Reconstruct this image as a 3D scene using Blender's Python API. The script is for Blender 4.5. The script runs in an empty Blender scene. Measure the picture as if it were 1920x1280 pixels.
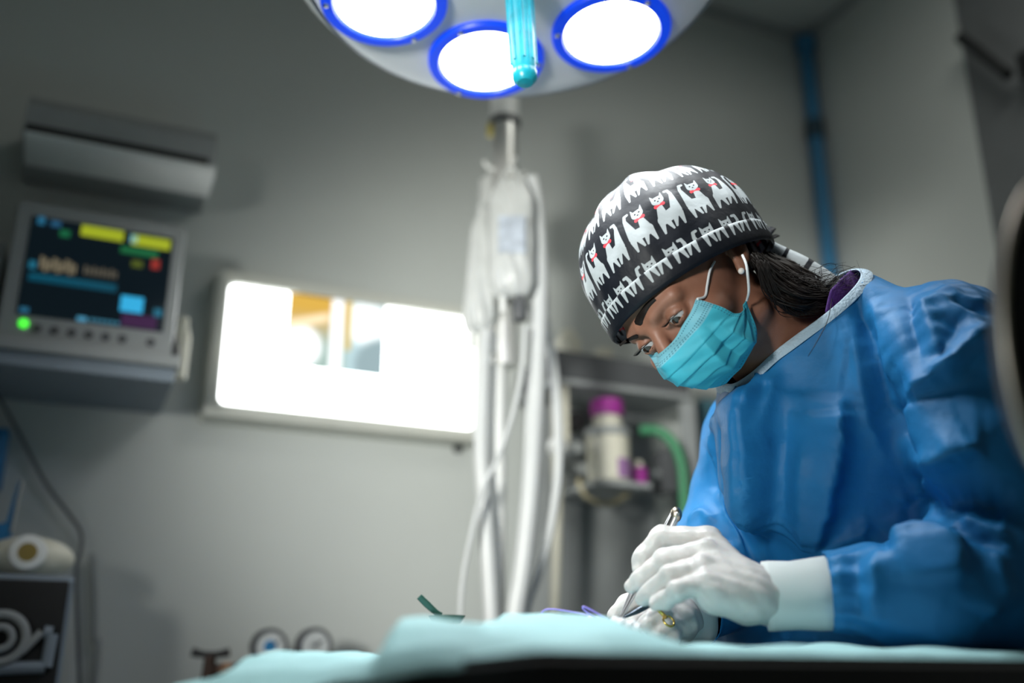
import bpy, bmesh, math, random
import numpy as np
from mathutils import Vector, Matrix
random.seed(7); rng = np.random.default_rng(11)
C = bpy.context.scene.collection
PI = math.pi

# ---------------------------------------------------------------- camera, world, light, exposure
F = 1867.0                     # focal length in pixels of a 1920 wide frame (35 mm on 36 mm)
PITCH = math.radians(18.7); CZ = 0.90
cam_d = bpy.data.cameras.new('camera'); cam = bpy.data.objects.new('camera', cam_d); C.objects.link(cam)
cam.location = (0, 0, CZ); cam.rotation_euler = (PI/2 + PITCH, 0, 0)
cam_d.sensor_width = 36; cam_d.lens = 35.0; cam_d.clip_start = 0.05
cam_d.dof.use_dof = True; cam_d.dof.focus_distance = 1.10; cam_d.dof.aperture_fstop = 1.45
bpy.context.scene.camera = cam
vs = bpy.context.scene.view_settings
vs.view_transform = 'Standard'; vs.look = 'None'; vs.exposure = 0.0; vs.gamma = 1.0; vs.use_curve_mapping = False
w = bpy.data.worlds.new('world'); bpy.context.scene.world = w; w.use_nodes = True
w.node_tree.nodes['Background'].inputs[0].default_value = (0.5, 0.55, 0.6, 1)
w.node_tree.nodes['Background'].inputs[1].default_value = 0.05

SP, CP = math.sin(PITCH), math.cos(PITCH)
def c2w(v): return Vector((v[0], v[1]*CP - v[2]*SP, v[1]*SP + v[2]*CP))       # camera axes (right, depth, up) -> world direction
def P(px, py, d):                                                             # the point seen at a pixel of the photo, at depth d
    return c2w(((px-960)/F*d, d, (640-py)/F*d)) + Vector((0, 0, CZ))

def area(name, loc, target, size, energy, col, spread=PI, sy=None):
    l = bpy.data.lights.new(name, 'AREA'); l.energy = energy; l.color = col; l.size = size; l.spread = spread
    if sy: l.shape = 'RECTANGLE'; l.size_y = sy
    o = bpy.data.objects.new(name, l); C.objects.link(o); o.location = loc
    o.rotation_euler = (Vector(target)-Vector(loc)).to_track_quat('-Z', 'Y').to_euler(); return o
CEIL = 2.80
area('ceiling_panel_light', (0.85, 1.15, CEIL-0.09), (0.85, 1.15, 0), 0.55, 6, (1.0, 1.0, 0.93), sy=0.55)  # added overhead fill, placed so its falloff shades the walls
def spot(name, loc, target, energy, deg, blend, size, col):
    l = bpy.data.lights.new(name, 'SPOT'); l.energy = energy; l.spot_size = math.radians(deg); l.spot_blend = blend; l.shadow_soft_size = size; l.color = col
    o = bpy.data.objects.new(name, l); C.objects.link(o); o.location = loc; o.rotation_euler = (Vector(target)-Vector(loc)).to_track_quat('-Z', 'Y').to_euler()
spot('examination_lamp_light', (-.85, -.45, 1.30), (.24, 2.3, 1.38), 265, 40, 1.0, .18, (1.0, 1.0, .95))  # added spot behind the camera that brightens the back wall, no fixture there

# ---------------------------------------------------------------- room frame
AL = math.radians(24)
r0 = P(1510, 72, 1) - Vector((0, 0, CZ)); CORNER = r0*((CEIL-CZ)/r0.z); CORNER.z = 0
EX = Vector((math.cos(AL), math.sin(AL), 0)); EN = Vector((math.sin(AL), -math.cos(AL), 0))     # along the back wall, out of it
WALL = Matrix(((EX.x, -EN.x, 0, CORNER.x), (EX.y, -EN.y, 0, CORNER.y), (0, 0, 1, 0), (0, 0, 0, 1)))  # (s, -t, z)
def wa(px, py, t=0.0):                                                        # pixel -> (s, z) on the plane t in front of the back wall
    r = P(px, py, 1) - Vector((0, 0, CZ)); k = (CORNER.dot(EN) + t)/r.dot(EN); p = r*k
    return (p-CORNER).dot(EX), p.z + CZ

# ---------------------------------------------------------------- materials
def nodes_of(m):
    m.use_nodes = True; nt = m.node_tree; return nt, nt.nodes, nt.links, nt.nodes['Principled BSDF']
def mat(name, col, rough=0.5, metal=0.0, var=0.04, scale=18.0, bump=0.0, bscale=120.0, **kw):
    m = bpy.data.materials.new(name); nt, N, L, B = nodes_of(m)
    B.inputs['Roughness'].default_value = rough; B.inputs['Metallic'].default_value = metal
    tc = N.new('ShaderNodeTexCoord')
    nz = N.new('ShaderNodeTexNoise'); nz.inputs['Scale'].default_value = scale; nz.inputs['Detail'].default_value = 4
    L.new(tc.outputs['Object'], nz.inputs['Vector'])
    rp = N.new('ShaderNodeValToRGB')
    rp.color_ramp.elements[0].position = .3; rp.color_ramp.elements[1].position = .7
    rp.color_ramp.elements[0].color = tuple(c*(1-var) for c in col)+(1,)
    rp.color_ramp.elements[1].color = tuple(min(1, c*(1+var)) for c in col)+(1,)
    L.new(nz.outputs['Fac'], rp.inputs['Fac']); L.new(rp.outputs['Color'], B.inputs['Base Color'])
    if bump:
        n2 = N.new('ShaderNodeTexNoise'); n2.inputs['Scale'].default_value = bscale; L.new(tc.outputs['Object'], n2.inputs['Vector'])
        bp = N.new('ShaderNodeBump'); bp.inputs['Strength'].default_value = bump; bp.inputs['Distance'].default_value = 0.004
        L.new(n2.outputs['Fac'], bp.inputs['Height']); L.new(bp.outputs['Normal'], B.inputs['Normal'])
    for k, v in kw.items():
        B.inputs[k.replace('_', ' ')].default_value = v
    return m
def emis(name, col, s):
    m = bpy.data.materials.new(name); nt, N, L, B = nodes_of(m)
    B.inputs['Base Color'].default_value = (*[c*.2 for c in col], 1); B.inputs['Emission Color'].default_value = (*col, 1); B.inputs['Emission Strength'].default_value = s
    return m

M = {}
M['wall'] = mat('wall_paint', (.56, .59, .565), .7, var=.02, scale=3, bump=.05)
M['ceil'] = mat('ceiling_paint', (.55, .58, .56), .8, var=.02, scale=3)
M['floor'] = mat('floor_vinyl', (.22, .25, .26), .4, var=.08, scale=6)
M['door'] = mat('door_grey', (.16, .17, .175), .5, var=.04)
M['blue_pipe'] = mat('blue_paint', (.04, .22, .42), .5)
M['dark'] = mat('dark_plastic', (.018, .019, .02), .45)
M['black'] = mat('black_vinyl', (.006, .006, .0065), .6, var=.2)
M['grey'] = mat('grey_plastic', (.33, .35, .35), .5)
M['dgrey'] = mat('dark_grey_plastic', (.09, .095, .1), .5)
M['white'] = mat('white_plastic', (.84, .85, .82), .4)
M['cream'] = mat('cream_plastic', (.72, .70, .58), .45)
M['frame'] = mat('cream_frame', (.62, .63, .57), .45)
M['chrome'] = mat('chrome', (.78, .78, .76), .34, 1.0, var=.03)
M['pole'] = mat('pole_metal', (.74, .74, .71), .32, .55)
M['steel'] = mat('steel', (.62, .63, .65), .28, 1.0, var=.03)
M['worn'] = mat('worn_metal', (.62, .55, .44), .35, 1.0, var=.15)
M['brass'] = mat('brass_dark', (.045, .025, .018), .5, .5, var=.2)
M['gold'] = mat('gold', (.85, .58, .15), .25, 1.0)
M['bluegrey'] = mat('blue_grey_paint', (.24, .29, .34), .5)
M['blue'] = mat('blue_plastic', (.02, .19, .42), .45)
M['purple'] = mat('magenta_plastic', (.34, .03, .28), .4)
M['lilac'] = mat('lilac_label', (.38, .2, .42), .5)
M['green'] = mat('green_hose', (.05, .26, .12), .45)
M['dgreen'] = mat('dark_green', (.012, .06, .045), .4)
M['tube'] = mat('translucent_tube', (.66, .68, .67), .35, Transmission_Weight=.08)
M['bag'] = mat('clear_bag', (.68, .70, .68), .25, var=.05, scale=30, bump=.4, bscale=40, Transmission_Weight=.15)
M['fluid'] = mat('bag_print', (.45, .5, .56), .5, var=.3, scale=60)
M['lampwhite'] = mat('lamp_enamel', (.82, .86, .90), .35, var=.02)
M['ringblue'] = mat('blue_ring', (.004, .05, .62), .35, Emission_Color=(.0, .07, 1, 1), Emission_Strength=.5)
M['lens'] = emis('lamp_lens', (1.0, 1.0, 1.0), 9.0)
M['teal'] = mat('teal_sleeve', (.02, .52, .66), .3, var=.25, scale=40, Transmission_Weight=.2)
M['teal_cap'] = mat('teal_cap', (.01, .36, .46), .3)
M['panel'] = emis('lightbox_panel', (.97, 1.0, 1.0), 6.0)
M['drape'] = mat('mint_drape', (.34, .59, .61), .75, var=.05, scale=9, bump=.25, bscale=60)
M['gauze'] = mat('gauze', (.86, .88, .90), .9, bump=.5, bscale=400)
M['thread'] = mat('violet_suture', (.30, .24, .72), .4)
M['led'] = emis('green_led', (.08, 1, .05), 1.3)

# ---------------------------------------------------------------- mesh helpers: all vertices are made in world space
def T(M_, p): return M_ @ Vector(p) if M_ is not None else Vector(p)
def new(): return bmesh.new()
def add_box(bm, lo, hi, M_=None, bevel=0.0, seg=2):
    vs_ = [bm.verts.new((x, y, z)) for x in (lo[0], hi[0]) for y in (lo[1], hi[1]) for z in (lo[2], hi[2])]
    fs = [bm.faces.new([vs_[i] for i in f]) for f in ((0,1,3,2),(4,6,7,5),(0,4,5,1),(2,3,7,6),(0,2,6,4),(1,5,7,3))]
    if bevel:
        es = list({e for f in fs for e in f.edges})
        r = bmesh.ops.bevel(bm, geom=es, offset=bevel, segments=seg, profile=.6, affect='EDGES')
        vs_ = list({v for v in vs_ if v.is_valid} | {v for f in r['faces'] for v in f.verts})
    if M_ is not None:
        for v in vs_: v.co = M_ @ v.co
    return bm
def add_lathe(bm, prof, M_=None, n=40, cap=True):                              # prof: (r, z) pairs round the local z axis
    rings = []
    for r, z in prof:
        rings.append([bm.verts.new(T(M_, (r*math.cos(2*PI*i/n), r*math.sin(2*PI*i/n), z))) for i in range(n)])
    for a, b in zip(rings, rings[1:]):
        for i in range(n):
            bm.faces.new((a[i], a[(i+1) % n], b[(i+1) % n], b[i]))
    if cap:
        if prof[0][0] > 1e-6: bm.faces.new(rings[0][::-1])
        if prof[-1][0] > 1e-6: bm.faces.new(rings[-1])
    return bm
def smooth_path(pts, sub=8):
    pts = [Vector(p) for p in pts]; out = []
    q = [pts[0]*2-pts[1]] + pts + [pts[-1]*2-pts[-2]]
    for i in range(1, len(q)-2):
        for k in range(sub):
            t = k/sub; a, b, c, d = q[i-1:i+3]
            out.append(.5*((2*b)+(c-a)*t+(2*a-5*b+4*c-d)*t*t+(3*b-a-3*c+d)*t**3))
    out.append(pts[-1]); return out
def add_tube(bm, pts, r, M_=None, n=12, sub=8, flat=1.0, smooth=True):
    pts = smooth_path(pts, sub) if smooth and len(pts) > 2 else [Vector(p) for p in pts]
    if M_ is not None: pts = [M_ @ p for p in pts]
    m = len(pts); rr = [r]*m if not hasattr(r, '__len__') else list(np.interp(np.linspace(0, 1, m), np.linspace(0, 1, len(r)), r))
    up = None; rings = []
    for i, p in enumerate(pts):
        t = (pts[min(i+1, m-1)]-pts[max(i-1, 0)]).normalized()
        if up is None: up = t.orthogonal().normalized()
        up = (up - t*up.dot(t)); up = up.normalized() if up.length > 1e-6 else t.orthogonal().normalized()
        s = t.cross(up)
        rings.append([bm.verts.new(p + (up*math.cos(2*PI*k/n)*flat + s*math.sin(2*PI*k/n))*rr[i]) for k in range(n)])
    for a, b in zip(rings, rings[1:]):
        for k in range(n): bm.faces.new((a[k], a[(k+1) % n], b[(k+1) % n], b[k]))
    bm.faces.new(rings[0][::-1]); bm.faces.new(rings[-1]); return bm
def axis(a, b):                                                                # matrix whose z runs from a to b, origin a
    a, b = Vector(a), Vector(b); q = (b-a).to_track_quat('Z', 'Y'); return Matrix.Translation(a) @ q.to_matrix().to_4x4()
def add_torus(bm, R, r, M_=None, n=48, k=10, a0=0, a1=2*PI):
    full = abs(a1-a0-2*PI) < 1e-6; m = n if full else n+1; g = []
    for i in range(m):
        a = a0+(a1-a0)*i/n
        g.append([bm.verts.new(T(M_, ((R+r*math.cos(2*PI*j/k))*math.cos(a), (R+r*math.cos(2*PI*j/k))*math.sin(a), r*math.sin(2*PI*j/k)))) for j in range(k)])
    for i in range(n):
        a, b = g[i], g[(i+1) % m]
        for j in range(k): bm.faces.new((a[j], b[j], b[(j+1) % k], a[(j+1) % k]))
    return bm
def add_sphere(bm, c, r, M_=None, u=20, v=12):
    c = Vector(c); rx = r if hasattr(r, '__len__') else (r, r, r)
    g = bmesh.ops.create_uvsphere(bm, u_segments=u, v_segments=v, radius=1)
    for q in g['verts']: q.co = T(M_, (c.x+q.co.x*rx[0], c.y+q.co.y*rx[1], c.z+q.co.z*rx[2]))
    return bm
def add_grid(bm, pts, closed=False):                                           # rows of points -> quads
    g = [[bm.verts.new(p) for p in row] for row in pts]
    for a, b in zip(g, g[1:]):
        n = len(a)
        for i in range(n if closed else n-1): bm.faces.new((a[i], a[(i+1) % n], b[(i+1) % n], b[i]))
    return bm
def setp(o, label=None, cat=None, group=None, kind=None):
    for k, v in (('label', label), ('category', cat), ('group', group), ('kind', kind)):
        if v: o[k] = v
    return o
def thing(name, label, cat, loc, group=None):
    o = bpy.data.objects.new(name, None); C.objects.link(o); o.location = loc; o.empty_display_size = .05
    setp(o, label, cat, group); o.matrix_world = Matrix.Translation(loc); return o
def obj(name, bm, m, parent=None, smooth=True, angle=40, label=None):
    bmesh.ops.recalc_face_normals(bm, faces=bm.faces)
    me = bpy.data.meshes.new(name); bm.to_mesh(me); bm.free()
    return link(name, me, m, parent, smooth, angle, label)
def link(name, me, m, parent=None, smooth=True, angle=40, label=None):
    o = bpy.data.objects.new(name, me); C.objects.link(o)
    for mm in (m if isinstance(m, (list, tuple)) else [m]): me.materials.append(mm)
    n = len(me.vertices); co = np.empty(n*3, np.float32); me.vertices.foreach_get('co', co); co = co.reshape(-1, 3)
    if parent is not None:
        root = parent
        while root.parent is not None: root = root.parent
        org = root.location.copy(); o.parent = parent
    else:
        org = Vector(((co[:, 0].min()+co[:, 0].max())/2, (co[:, 1].min()+co[:, 1].max())/2, co[:, 2].min())); o.location = org
    me.transform(Matrix.Translation(-org))
    if smooth:
        me.polygons.foreach_set('use_smooth', [True]*len(me.polygons))
        if angle: me.set_sharp_from_angle(angle=math.radians(angle))
    if label: o['label'] = label
    return o
def struct(name, bm, m, label=None, **k):
    o = obj(name, bm, m, None, smooth=False, **k); o['kind'] = 'structure'
    if label: o['label'] = label
    return o

# ---------------------------------------------------------------- the room
S0, T1 = -3.4, 3.6                                                             # left end of the back wall, depth of the room
struct('wall_back', add_box(new(), (S0, 0, 0), (.1, .1, CEIL), WALL), M['wall'], 'pale grey painted wall carrying the light box')
WB = .546                                                                      # pale stretch of the right-hand wall, then a door
struct('wall_right', add_box(new(), (0, -WB, 0), (.1, 0, CEIL), WALL), M['wall'], 'pale grey wall right of the blue pipe')
struct('door_1', add_box(new(), (.0, -WB-.95, 0), (.06, -WB, CEIL-.002), WALL), M['door'], 'dark grey door and overpanel at the right')
struct('wall_side', add_box(new(), (0, -T1, 0), (.1, -WB-.95, CEIL), WALL), M['wall'])
struct('wall_front', add_box(new(), (S0, -T1-.1, 0), (.1, -T1, CEIL), WALL), M['wall'])
struct('wall_left', add_box(new(), (S0-.1, -T1, 0), (S0, .1, CEIL), WALL), M['wall'])
struct('floor', add_box(new(), (S0-.1, -T1-.1, -.05), (.1, .1, 0), WALL), M['floor'])
struct('ceiling', add_box(new(), (S0-.1, -T1-.1, CEIL), (.1, .1, CEIL+.05), WALL), M['ceil'])
struct('trim_1', add_box(new(), (S0, -.02, CEIL-.025), (0, 0, CEIL), WALL, .006), M['grey'], 'grey strip where the back wall meets the ceiling')
struct('trim_2', add_box(new(), (-.02, -WB, CEIL-.025), (0, -.02, CEIL), WALL, .006), M['grey'], 'grey strip where the right wall meets the ceiling')

# blue conduit standing in the corner
pp = WALL @ Vector((-.03, -.03, 0))
t = thing('blue_pipe', 'blue vertical pipe running up the corner of the room', 'pipe', pp)
obj('pipe_run', add_tube(new(), [pp, pp+Vector((0, 0, CEIL-.03))], .021, n=16), M['blue_pipe'], t)
zj = wa(1525, 243, .03)[1]
obj('pipe_joint', add_lathe(new(), [(.022, -.03), (.027, -.028), (.027, .028), (.022, .03)], Matrix.Translation(pp+Vector((0, 0, zj)))), mat('joint', (.02, .06, .09), .5), t, label='dark joint ring')
obj('pipe_flange', add_lathe(new(), [(.022, CEIL-.07), (.03, CEIL-.065), (.03, CEIL-.03), (.022, CEIL-.028)], Matrix.Translation(pp)), M['blue_pipe'], t)

# door closer
def wb(px, py, t=0.0):
    r = P(px, py, 1) - Vector((0, 0, CZ)); nB = -EX; k = (CORNER.dot(nB)+t)/r.dot(nB); p = r*k
    return (p-CORNER).dot(EN), p.z+CZ
a, b, c_ = wb(1800, 70, .05), wb(1890, 140, .05), wb(1915, 118, .05)
base = WALL @ Vector((0, -a[0]-.1, a[1]-.1))
t = thing('door_closer', 'dark door closer with folding arm on the grey door', 'door closer', base)
obj('closer_body', add_box(new(), (-.055, -c_[0]-.22, c_[1]-.04), (-.0, -c_[0]+.01, c_[1]+.025), WALL, .006), M['dark'], t)
obj('closer_arm', add_tube(new(), [WALL @ Vector((-.05, -a[0], a[1])), WALL @ Vector((-.05, -b[0], b[1]))], .014, n=10), M['dark'], t)

# unseen ceiling panel above the frame, added to light the walls
for i, (x, y) in enumerate(((.85, 1.15),)):
    t = thing('ceiling_light', ['square white ceiling light panel above the operating table', 'square white ceiling light panel above the drip stand'][i], 'light', (x, y, CEIL-.07))
    bm = new()
    for lo, hi in (((-.3, -.3), (.3, -.26)), ((-.3, .26), (.3, .3)), ((-.3, -.26), (-.26, .26)), ((.26, -.26), (.3, .26))):
        add_box(bm, (x+lo[0], y+lo[1], CEIL-.07), (x+hi[0], y+hi[1], CEIL))
    obj('light_frame', bm, M['white'], t, smooth=False)
    obj('diffuser', add_box(new(), (x-.26, y-.26, CEIL-.06), (x+.26, y+.26, CEIL)), emis('ceiling_diffuser', (1, 1, .95), 1.0), t, smooth=False)

# ---------------------------------------------------------------- light box with a film on it
s0, z1 = -1.665, 1.700; s1, z0 = -1.104, 1.434; TB = .05
def sh(t):                                                                     # move the measured rectangle onto the plane t off the wall
    cs = [wa(430, 530, t), wa(890, 600, t), wa(885, 810, t), wa(410, 752, t)]
    return (cs[0][0]+cs[3][0])/2, (cs[1][0]+cs[2][0])/2, (cs[2][1]+cs[3][1])/2, (cs[0][1]+cs[1][1])/2
s0, s1, z0, z1 = sh(TB)
def rrect(x0, x1, y0, y1, r, n=6):
    out = []
    for cx, cy, a0 in ((x1-r, y1-r, 0), (x0+r, y1-r, PI/2), (x0+r, y0+r, PI), (x1-r, y0+r, 3*PI/2)):
        for i in range(n+1): out.append((cx+r*math.cos(a0+PI/2*i/n), cy+r*math.sin(a0+PI/2*i/n)))
    return out
t = thing('light_box', 'wide white glowing x-ray light box in a cream frame on the wall', 'light box', WALL @ Vector(((s0+s1)/2, 0, z0-.03)))
bm = new(); fw = .026
rows = []
for (e, y, rr_) in ((fw+.004, 0, .012), (fw, -TB-.004, .012), (fw-.006, -TB-.008, .012), (.003, -TB-.008, .014), (0, -TB-.004, .014), (0, -TB+.02, .014)):
    rows.append([WALL @ Vector((x, y, z)) for x, z in rrect(s0-e, s1+e, z0-e, z1+e, rr_ + (e if e < fw else 0)*.3)])
add_grid(bm, rows, True); obj('frame', bm, M['frame'], t, angle=30)
bm = new(); rw = [WALL @ Vector((x, -TB+.006, z)) for x, z in rrect(s0-.002, s1+.002, z0-.002, z1+.002, .014)]
bk = [p + EN*-.03 for p in rw]; add_grid(bm, [rw, bk], True); bm.faces.new([v for v in bm.verts][:len(rw)])
obj('glowing_panel', bm, M['panel'], t, smooth=False)
bm = new(); add_box(bm, (s0+.14, -TB-.012, z1-.002), (s0+.36, -TB-.007, z1+.008), WALL, .002); obj('film_clip', bm, M['frame'], t)
kx, kz = wa(862, 842, .02); bm = new(); add_lathe(bm, [(.009, -.02), (.009, .012), (.007, .014)], axis(WALL @ Vector((kx, -.0, kz+.005)), WALL @ Vector((kx, -.05, kz+.005)))); obj('switch_knob', bm, M['dark'], t)
# film: coloured translucent sheet clipped to the box
fa, fb = wa(543, 556, TB+.01), wa(719, 705, TB+.01); ft = z1-.001
film = bpy.data.materials.new('film'); nt, N, L, B = nodes_of(film)
N.remove(B); tr = N.new('ShaderNodeBsdfTransparent'); out = N['Material Output']; L.new(tr.outputs[0], out.inputs[0])
uvn = N.new('ShaderNodeUVMap'); sx = N.new('ShaderNodeSeparateXYZ'); L.new(uvn.outputs[0], sx.inputs[0])
class E:                                                                       # tiny expression builder for shader maths
    nt = None
    def __init__(s, k): s.k = k
    @staticmethod
    def m(op, *a):
        n = E.nt.nodes.new('ShaderNodeMath'); n.operation = op
        for i, x in enumerate(a):
            if isinstance(x, E): E.nt.links.new(x.k, n.inputs[i])
            else: n.inputs[i].default_value = x
        return E(n.outputs[0])
    def __add__(s, o): return E.m('ADD', s, o)
    def __radd__(s, o): return E.m('ADD', s, o)
    def __sub__(s, o): return E.m('SUBTRACT', s, o)
    def __rsub__(s, o): return E.m('SUBTRACT', o, s)
    def __mul__(s, o): return E.m('MULTIPLY', s, o)
    def __rmul__(s, o): return E.m('MULTIPLY', s, o)
    def __truediv__(s, o): return E.m('DIVIDE', s, o)
    def lt(s, o): return E.m('LESS_THAN', s, o)
    def gt(s, o): return E.m('GREATER_THAN', s, o)
    def abs(s): return E.m('ABSOLUTE', s)
    def sqrt(s): return E.m('SQRT', s)
    def fract(s): return E.m('FRACT', s)
    def floor(s): return E.m('FLOOR', s)
    def clamp(s): return E.m('MINIMUM', E.m('MAXIMUM', s, 0.0), 1.0)
    def min(s, o): return E.m('MINIMUM', s, o)
    def max(s, o): return E.m('MAXIMUM', s, o)
    def ss(s, a, b):
        n = E.nt.nodes.new('ShaderNodeMapRange'); n.interpolation_type = 'SMOOTHSTEP'; n.inputs[1].default_value = a; n.inputs[2].default_value = b
        E.nt.links.new(s.k, n.inputs[0]); return E(n.outputs[0])
def mix(nt, fac, a, b):
    n = nt.nodes.new('ShaderNodeMix'); n.data_type = 'RGBA'
    nt.links.new(fac.k, n.inputs[0])
    for i, x in ((6, a), (7, b)):
        if isinstance(x, (tuple, list)): n.inputs[i].default_value = (*x[:3], 1)
        else: nt.links.new(x, n.inputs[i])
    return n.outputs[2]
E.nt = nt; u, v = E(sx.outputs[0]), E(sx.outputs[1])
col = mix(nt, v.ss(.25, .85), (.30, .40, .36), (.56, .33, .06))                # greenish below, orange above
col = mix(nt, ((u*1.0 - v*.0).ss(.55, .66)), col, (.42, .55, .58))
d1 = (((u-.12)*(u-.12))*1.6 + (v-.28)*(v-.28)).sqrt(); col = mix(nt, d1.ss(.36, .22), col, (1, 1, 1))
d2 = (u*.42 + .55 - v).abs(); col = mix(nt, d2.ss(.10, .03)*u.ss(.5, .35), col, (.85, .66, .42))
col = mix(nt, (u-.50).abs().ss(.075, .05), col, (1, 1, 1))
d3 = (((u-.80)*(u-.80))*1.8 + (v-.72)*(v-.72)).sqrt(); col = mix(nt, d3.ss(.40, .22)*u.gt(.62), col, (.95, 1, 1))
col = mix(nt, (u-.62).abs().ss(.035, .02)*v.gt(.3), col, (.60, .42, .1))
d4 = (((u-1.02)*(u-1.02))*1.2 + (v-.12)*(v-.12)*.8).sqrt(); col = mix(nt, d4.ss(.42, .3), col, (.26, .34, .36))
dn_ = N.new('ShaderNodeMix'); dn_.data_type = 'RGBA'; dn_.blend_type = 'MULTIPLY'; dn_.inputs[0].default_value = 1; L.new(col, dn_.inputs[6]); dn_.inputs[7].default_value = (.24, .24, .24, 1); L.new(dn_.outputs[2], tr.inputs[0])   # film density
bm = new(); uvl = bm.loops.layers.uv.new('UVMap')
gx = [fa[0]+(fb[0]-fa[0])*i/8 for i in range(9)]
g = [[bm.verts.new(WALL @ Vector((x, -TB-.006+.0, z))) for x in gx] for z in (fb[1], (fb[1]+ft)/2, ft)]
for j in range(2):
    for i in range(8):
        f = bm.faces.new((g[j][i], g[j][i+1], g[j+1][i+1], g[j+1][i]))
        for lp, (a, b) in zip(f.loops, ((i, j), (i+1, j), (i+1, j+1), (i, j+1))): lp[uvl].uv = (a/8, b/2)
me = bpy.data.meshes.new('film_sheet'); bm.to_mesh(me); bm.free()
o = link('film_sheet', me, film, None, smooth=False); setp(o, 'orange and grey film sheet hanging on the glowing light box', 'film')

# ---------------------------------------------------------------- air conditioner, shelf, patient monitor
TA = .20
ax0, az1 = wa(75, 190, TA); ax1, _ = wa(408, 250, TA); azm = wa(410, 318, TA)[1]
ax0 -= .02; az1 = wa(396, 236, TA)[1]; zlow = wa(388, 372, .10)[1]
t = thing('air_conditioner', 'long pale air conditioner with lit lower flap above the monitor', 'air conditioner', WALL @ Vector(((ax0+ax1)/2, 0, azm-.09)))
bm = new(); prof = [(0, zlow+.008), (-.10, zlow+.008), (-TA+.02, azm-.004), (-TA, azm+.01), (-TA, az1-.03), (-TA+.03, az1), (0, az1)]
add_grid(bm, [[WALL @ Vector((s, y, z)) for y, z in prof] for s in (ax0, ax1)])
n = len(prof); vv = list(bm.verts); bm.faces.new(vv[:n]); bm.faces.new(vv[n:])
obj('housing', bm, M['grey'], t, smooth=False)
zs = wa(240, 272, TA)[1]
obj('outlet_slot', add_box(new(), (ax0+.004, -TA-.003, zs-.016), (ax1-.012, -TA+.01, zs+.004), WALL), M['dark'], t, label='dark slot along the front')
fl = new(); add_grid(fl, [[WALL @ Vector((s, y, z)) for y, z in ((-TA-.004, zs-.018), (-TA-.006, azm+.002), (-TA+.012, azm-.008), (-.105, zlow), (-.10, zlow+.006))] for s in (ax0+.004, ax1+.004)])
obj('flap', fl, M['white'], t, smooth=False, label='white lower flap')  # whiter than the housing: the light falling on the flap is in its colour

TS = .26
sx0 = S0+.9; q = wa(340, 660, TS); sx1 = q[0]; zt = wa(0, 632, TS)[1]; zt = (zt + wa(330, 660, TS)[1])/2; zb = wa(340, 715, TS)[1]
t = thing('wall_shelf', 'grey wall shelf carrying the patient monitor', 'shelf', WALL @ Vector(((sx0+sx1)/2, 0, zb)))
obj('shelf_board', add_box(new(), (sx0, -TS, zt-.022), (sx1, 0, zt), WALL, .004), M['grey'], t, smooth=False)
obj('shelf_apron', add_box(new(), (sx0, -TS+.012, zb), (sx1-.006, -.0, zt-.022), WALL, .003), M['bluegrey'], t, smooth=False)

TM = .22
mc = [wa(*p, TM) for p in ((62, 408), (330, 445), (300, 625), (28, 585))]
mx0 = (mc[0][0]+mc[3][0])/2; mx1 = (mc[1][0]+mc[2][0])/2; mz1 = (mc[0][1]+mc[1][1])/2; mz0 = (mc[2][1]+mc[3][1])/2
t = thing('patient_monitor', 'grey patient monitor with dark screen of coloured readouts on the shelf', 'monitor', WALL @ Vector(((mx0+mx1)/2, -.12, zt)))
bx0, bx1, bz0, bz1 = mx0-.028, mx1+.022, zt, mz1+.03
bm = new(); rows = []
for e, y in ((.03, -.06), (.004, -.075), (0, -.11), (0, -TM+.012), (.004, -TM)):
    rows.append([WALL @ Vector((x, y, z)) for x, z in rrect(bx0+e, bx1-e, bz0, bz1-e, .012)])
add_grid(bm, rows, True); vv = list(bm.verts); k = len(rows[0]); bm.faces.new(vv[:k]); bm.faces.new(vv[-k:])
obj('housing', bm, M['grey'], t, angle=35)
scr = obj('screen', add_box(new(), (mx0, -TM-.002, mz0), (mx1, -TM+.004, mz1), WALL), mat('screen_glass', (.004, .006, .009), .12, Emission_Color=(.02, .05, .075, 1), Emission_Strength=.12), t, smooth=False)
W_, H_ = mx1-mx0, mz1-mz0
def ro(u0, u1, v0, v1, col, s=1.0):
    obj('screen_readout', add_box(new(), (mx0+u0*W_, -TM-.0032, mz0+(1-v1)*H_), (mx0+u1*W_, -TM-.001, mz0+(1-v0)*H_), WALL), emis('readout', col, s), scr, smooth=False)
ro(.34, .64, .015, .125, (.42, .50, .02), .75); ro(.70, .98, .03, .14, (.42, .50, .02), .75)
ro(.04, .09, .0, .08, (.03, .22, .40), .5); ro(.13, .20, .02, .08, (.03, .15, .30), .5); ro(.20, .27, .10, .17, (.02, .30, .12), .35)
ro(.69, .74, .035, .12, (.2, .6, .8), .7); ro(.63, .90, .17, .24, (.02, .30, .10), .35); ro(.86, .92, .26, .36, (.45, .04, .03), .55)
ro(.72, .80, .30, .37, (.15, .20, .02), .4)
for i in range(9):                                                             # warm block of the trend rows
    ro(.10+.028*i, .122+.028*i, .40+.02*(i % 3), .52+.015*((i*2) % 3), (.40, .34, .22), .35)
for i in range(8): ro(.40+.03*i, .42+.03*i, .43+.02*(i % 2), .52, (.25, .22, .16), .3)
ro(.04, .64, .58, .66, (.0, .10, .17), .5); ro(.06, .60, .60, .605, (.05, .35, .5), .5)
ro(.68, .84, .68, .84, (.03, .42, .75), .9); ro(.92, .98, .77, .85, (.02, .22, .35), .5); ro(.03, .08, .46, .54, (.02, .22, .35), .5)
ro(.40, .47, .95, .995, (.08, .35, .55), .7)
for i in range(6): ro(.49+.035*i, .515+.035*i, .955, .985, (.06, .28, .42), .6)
ro(.70, .95, .86, .99, (.10, .02, .13), .3); ro(.02, .08, .93, .98, (.03, .2, .35), .5)
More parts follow.
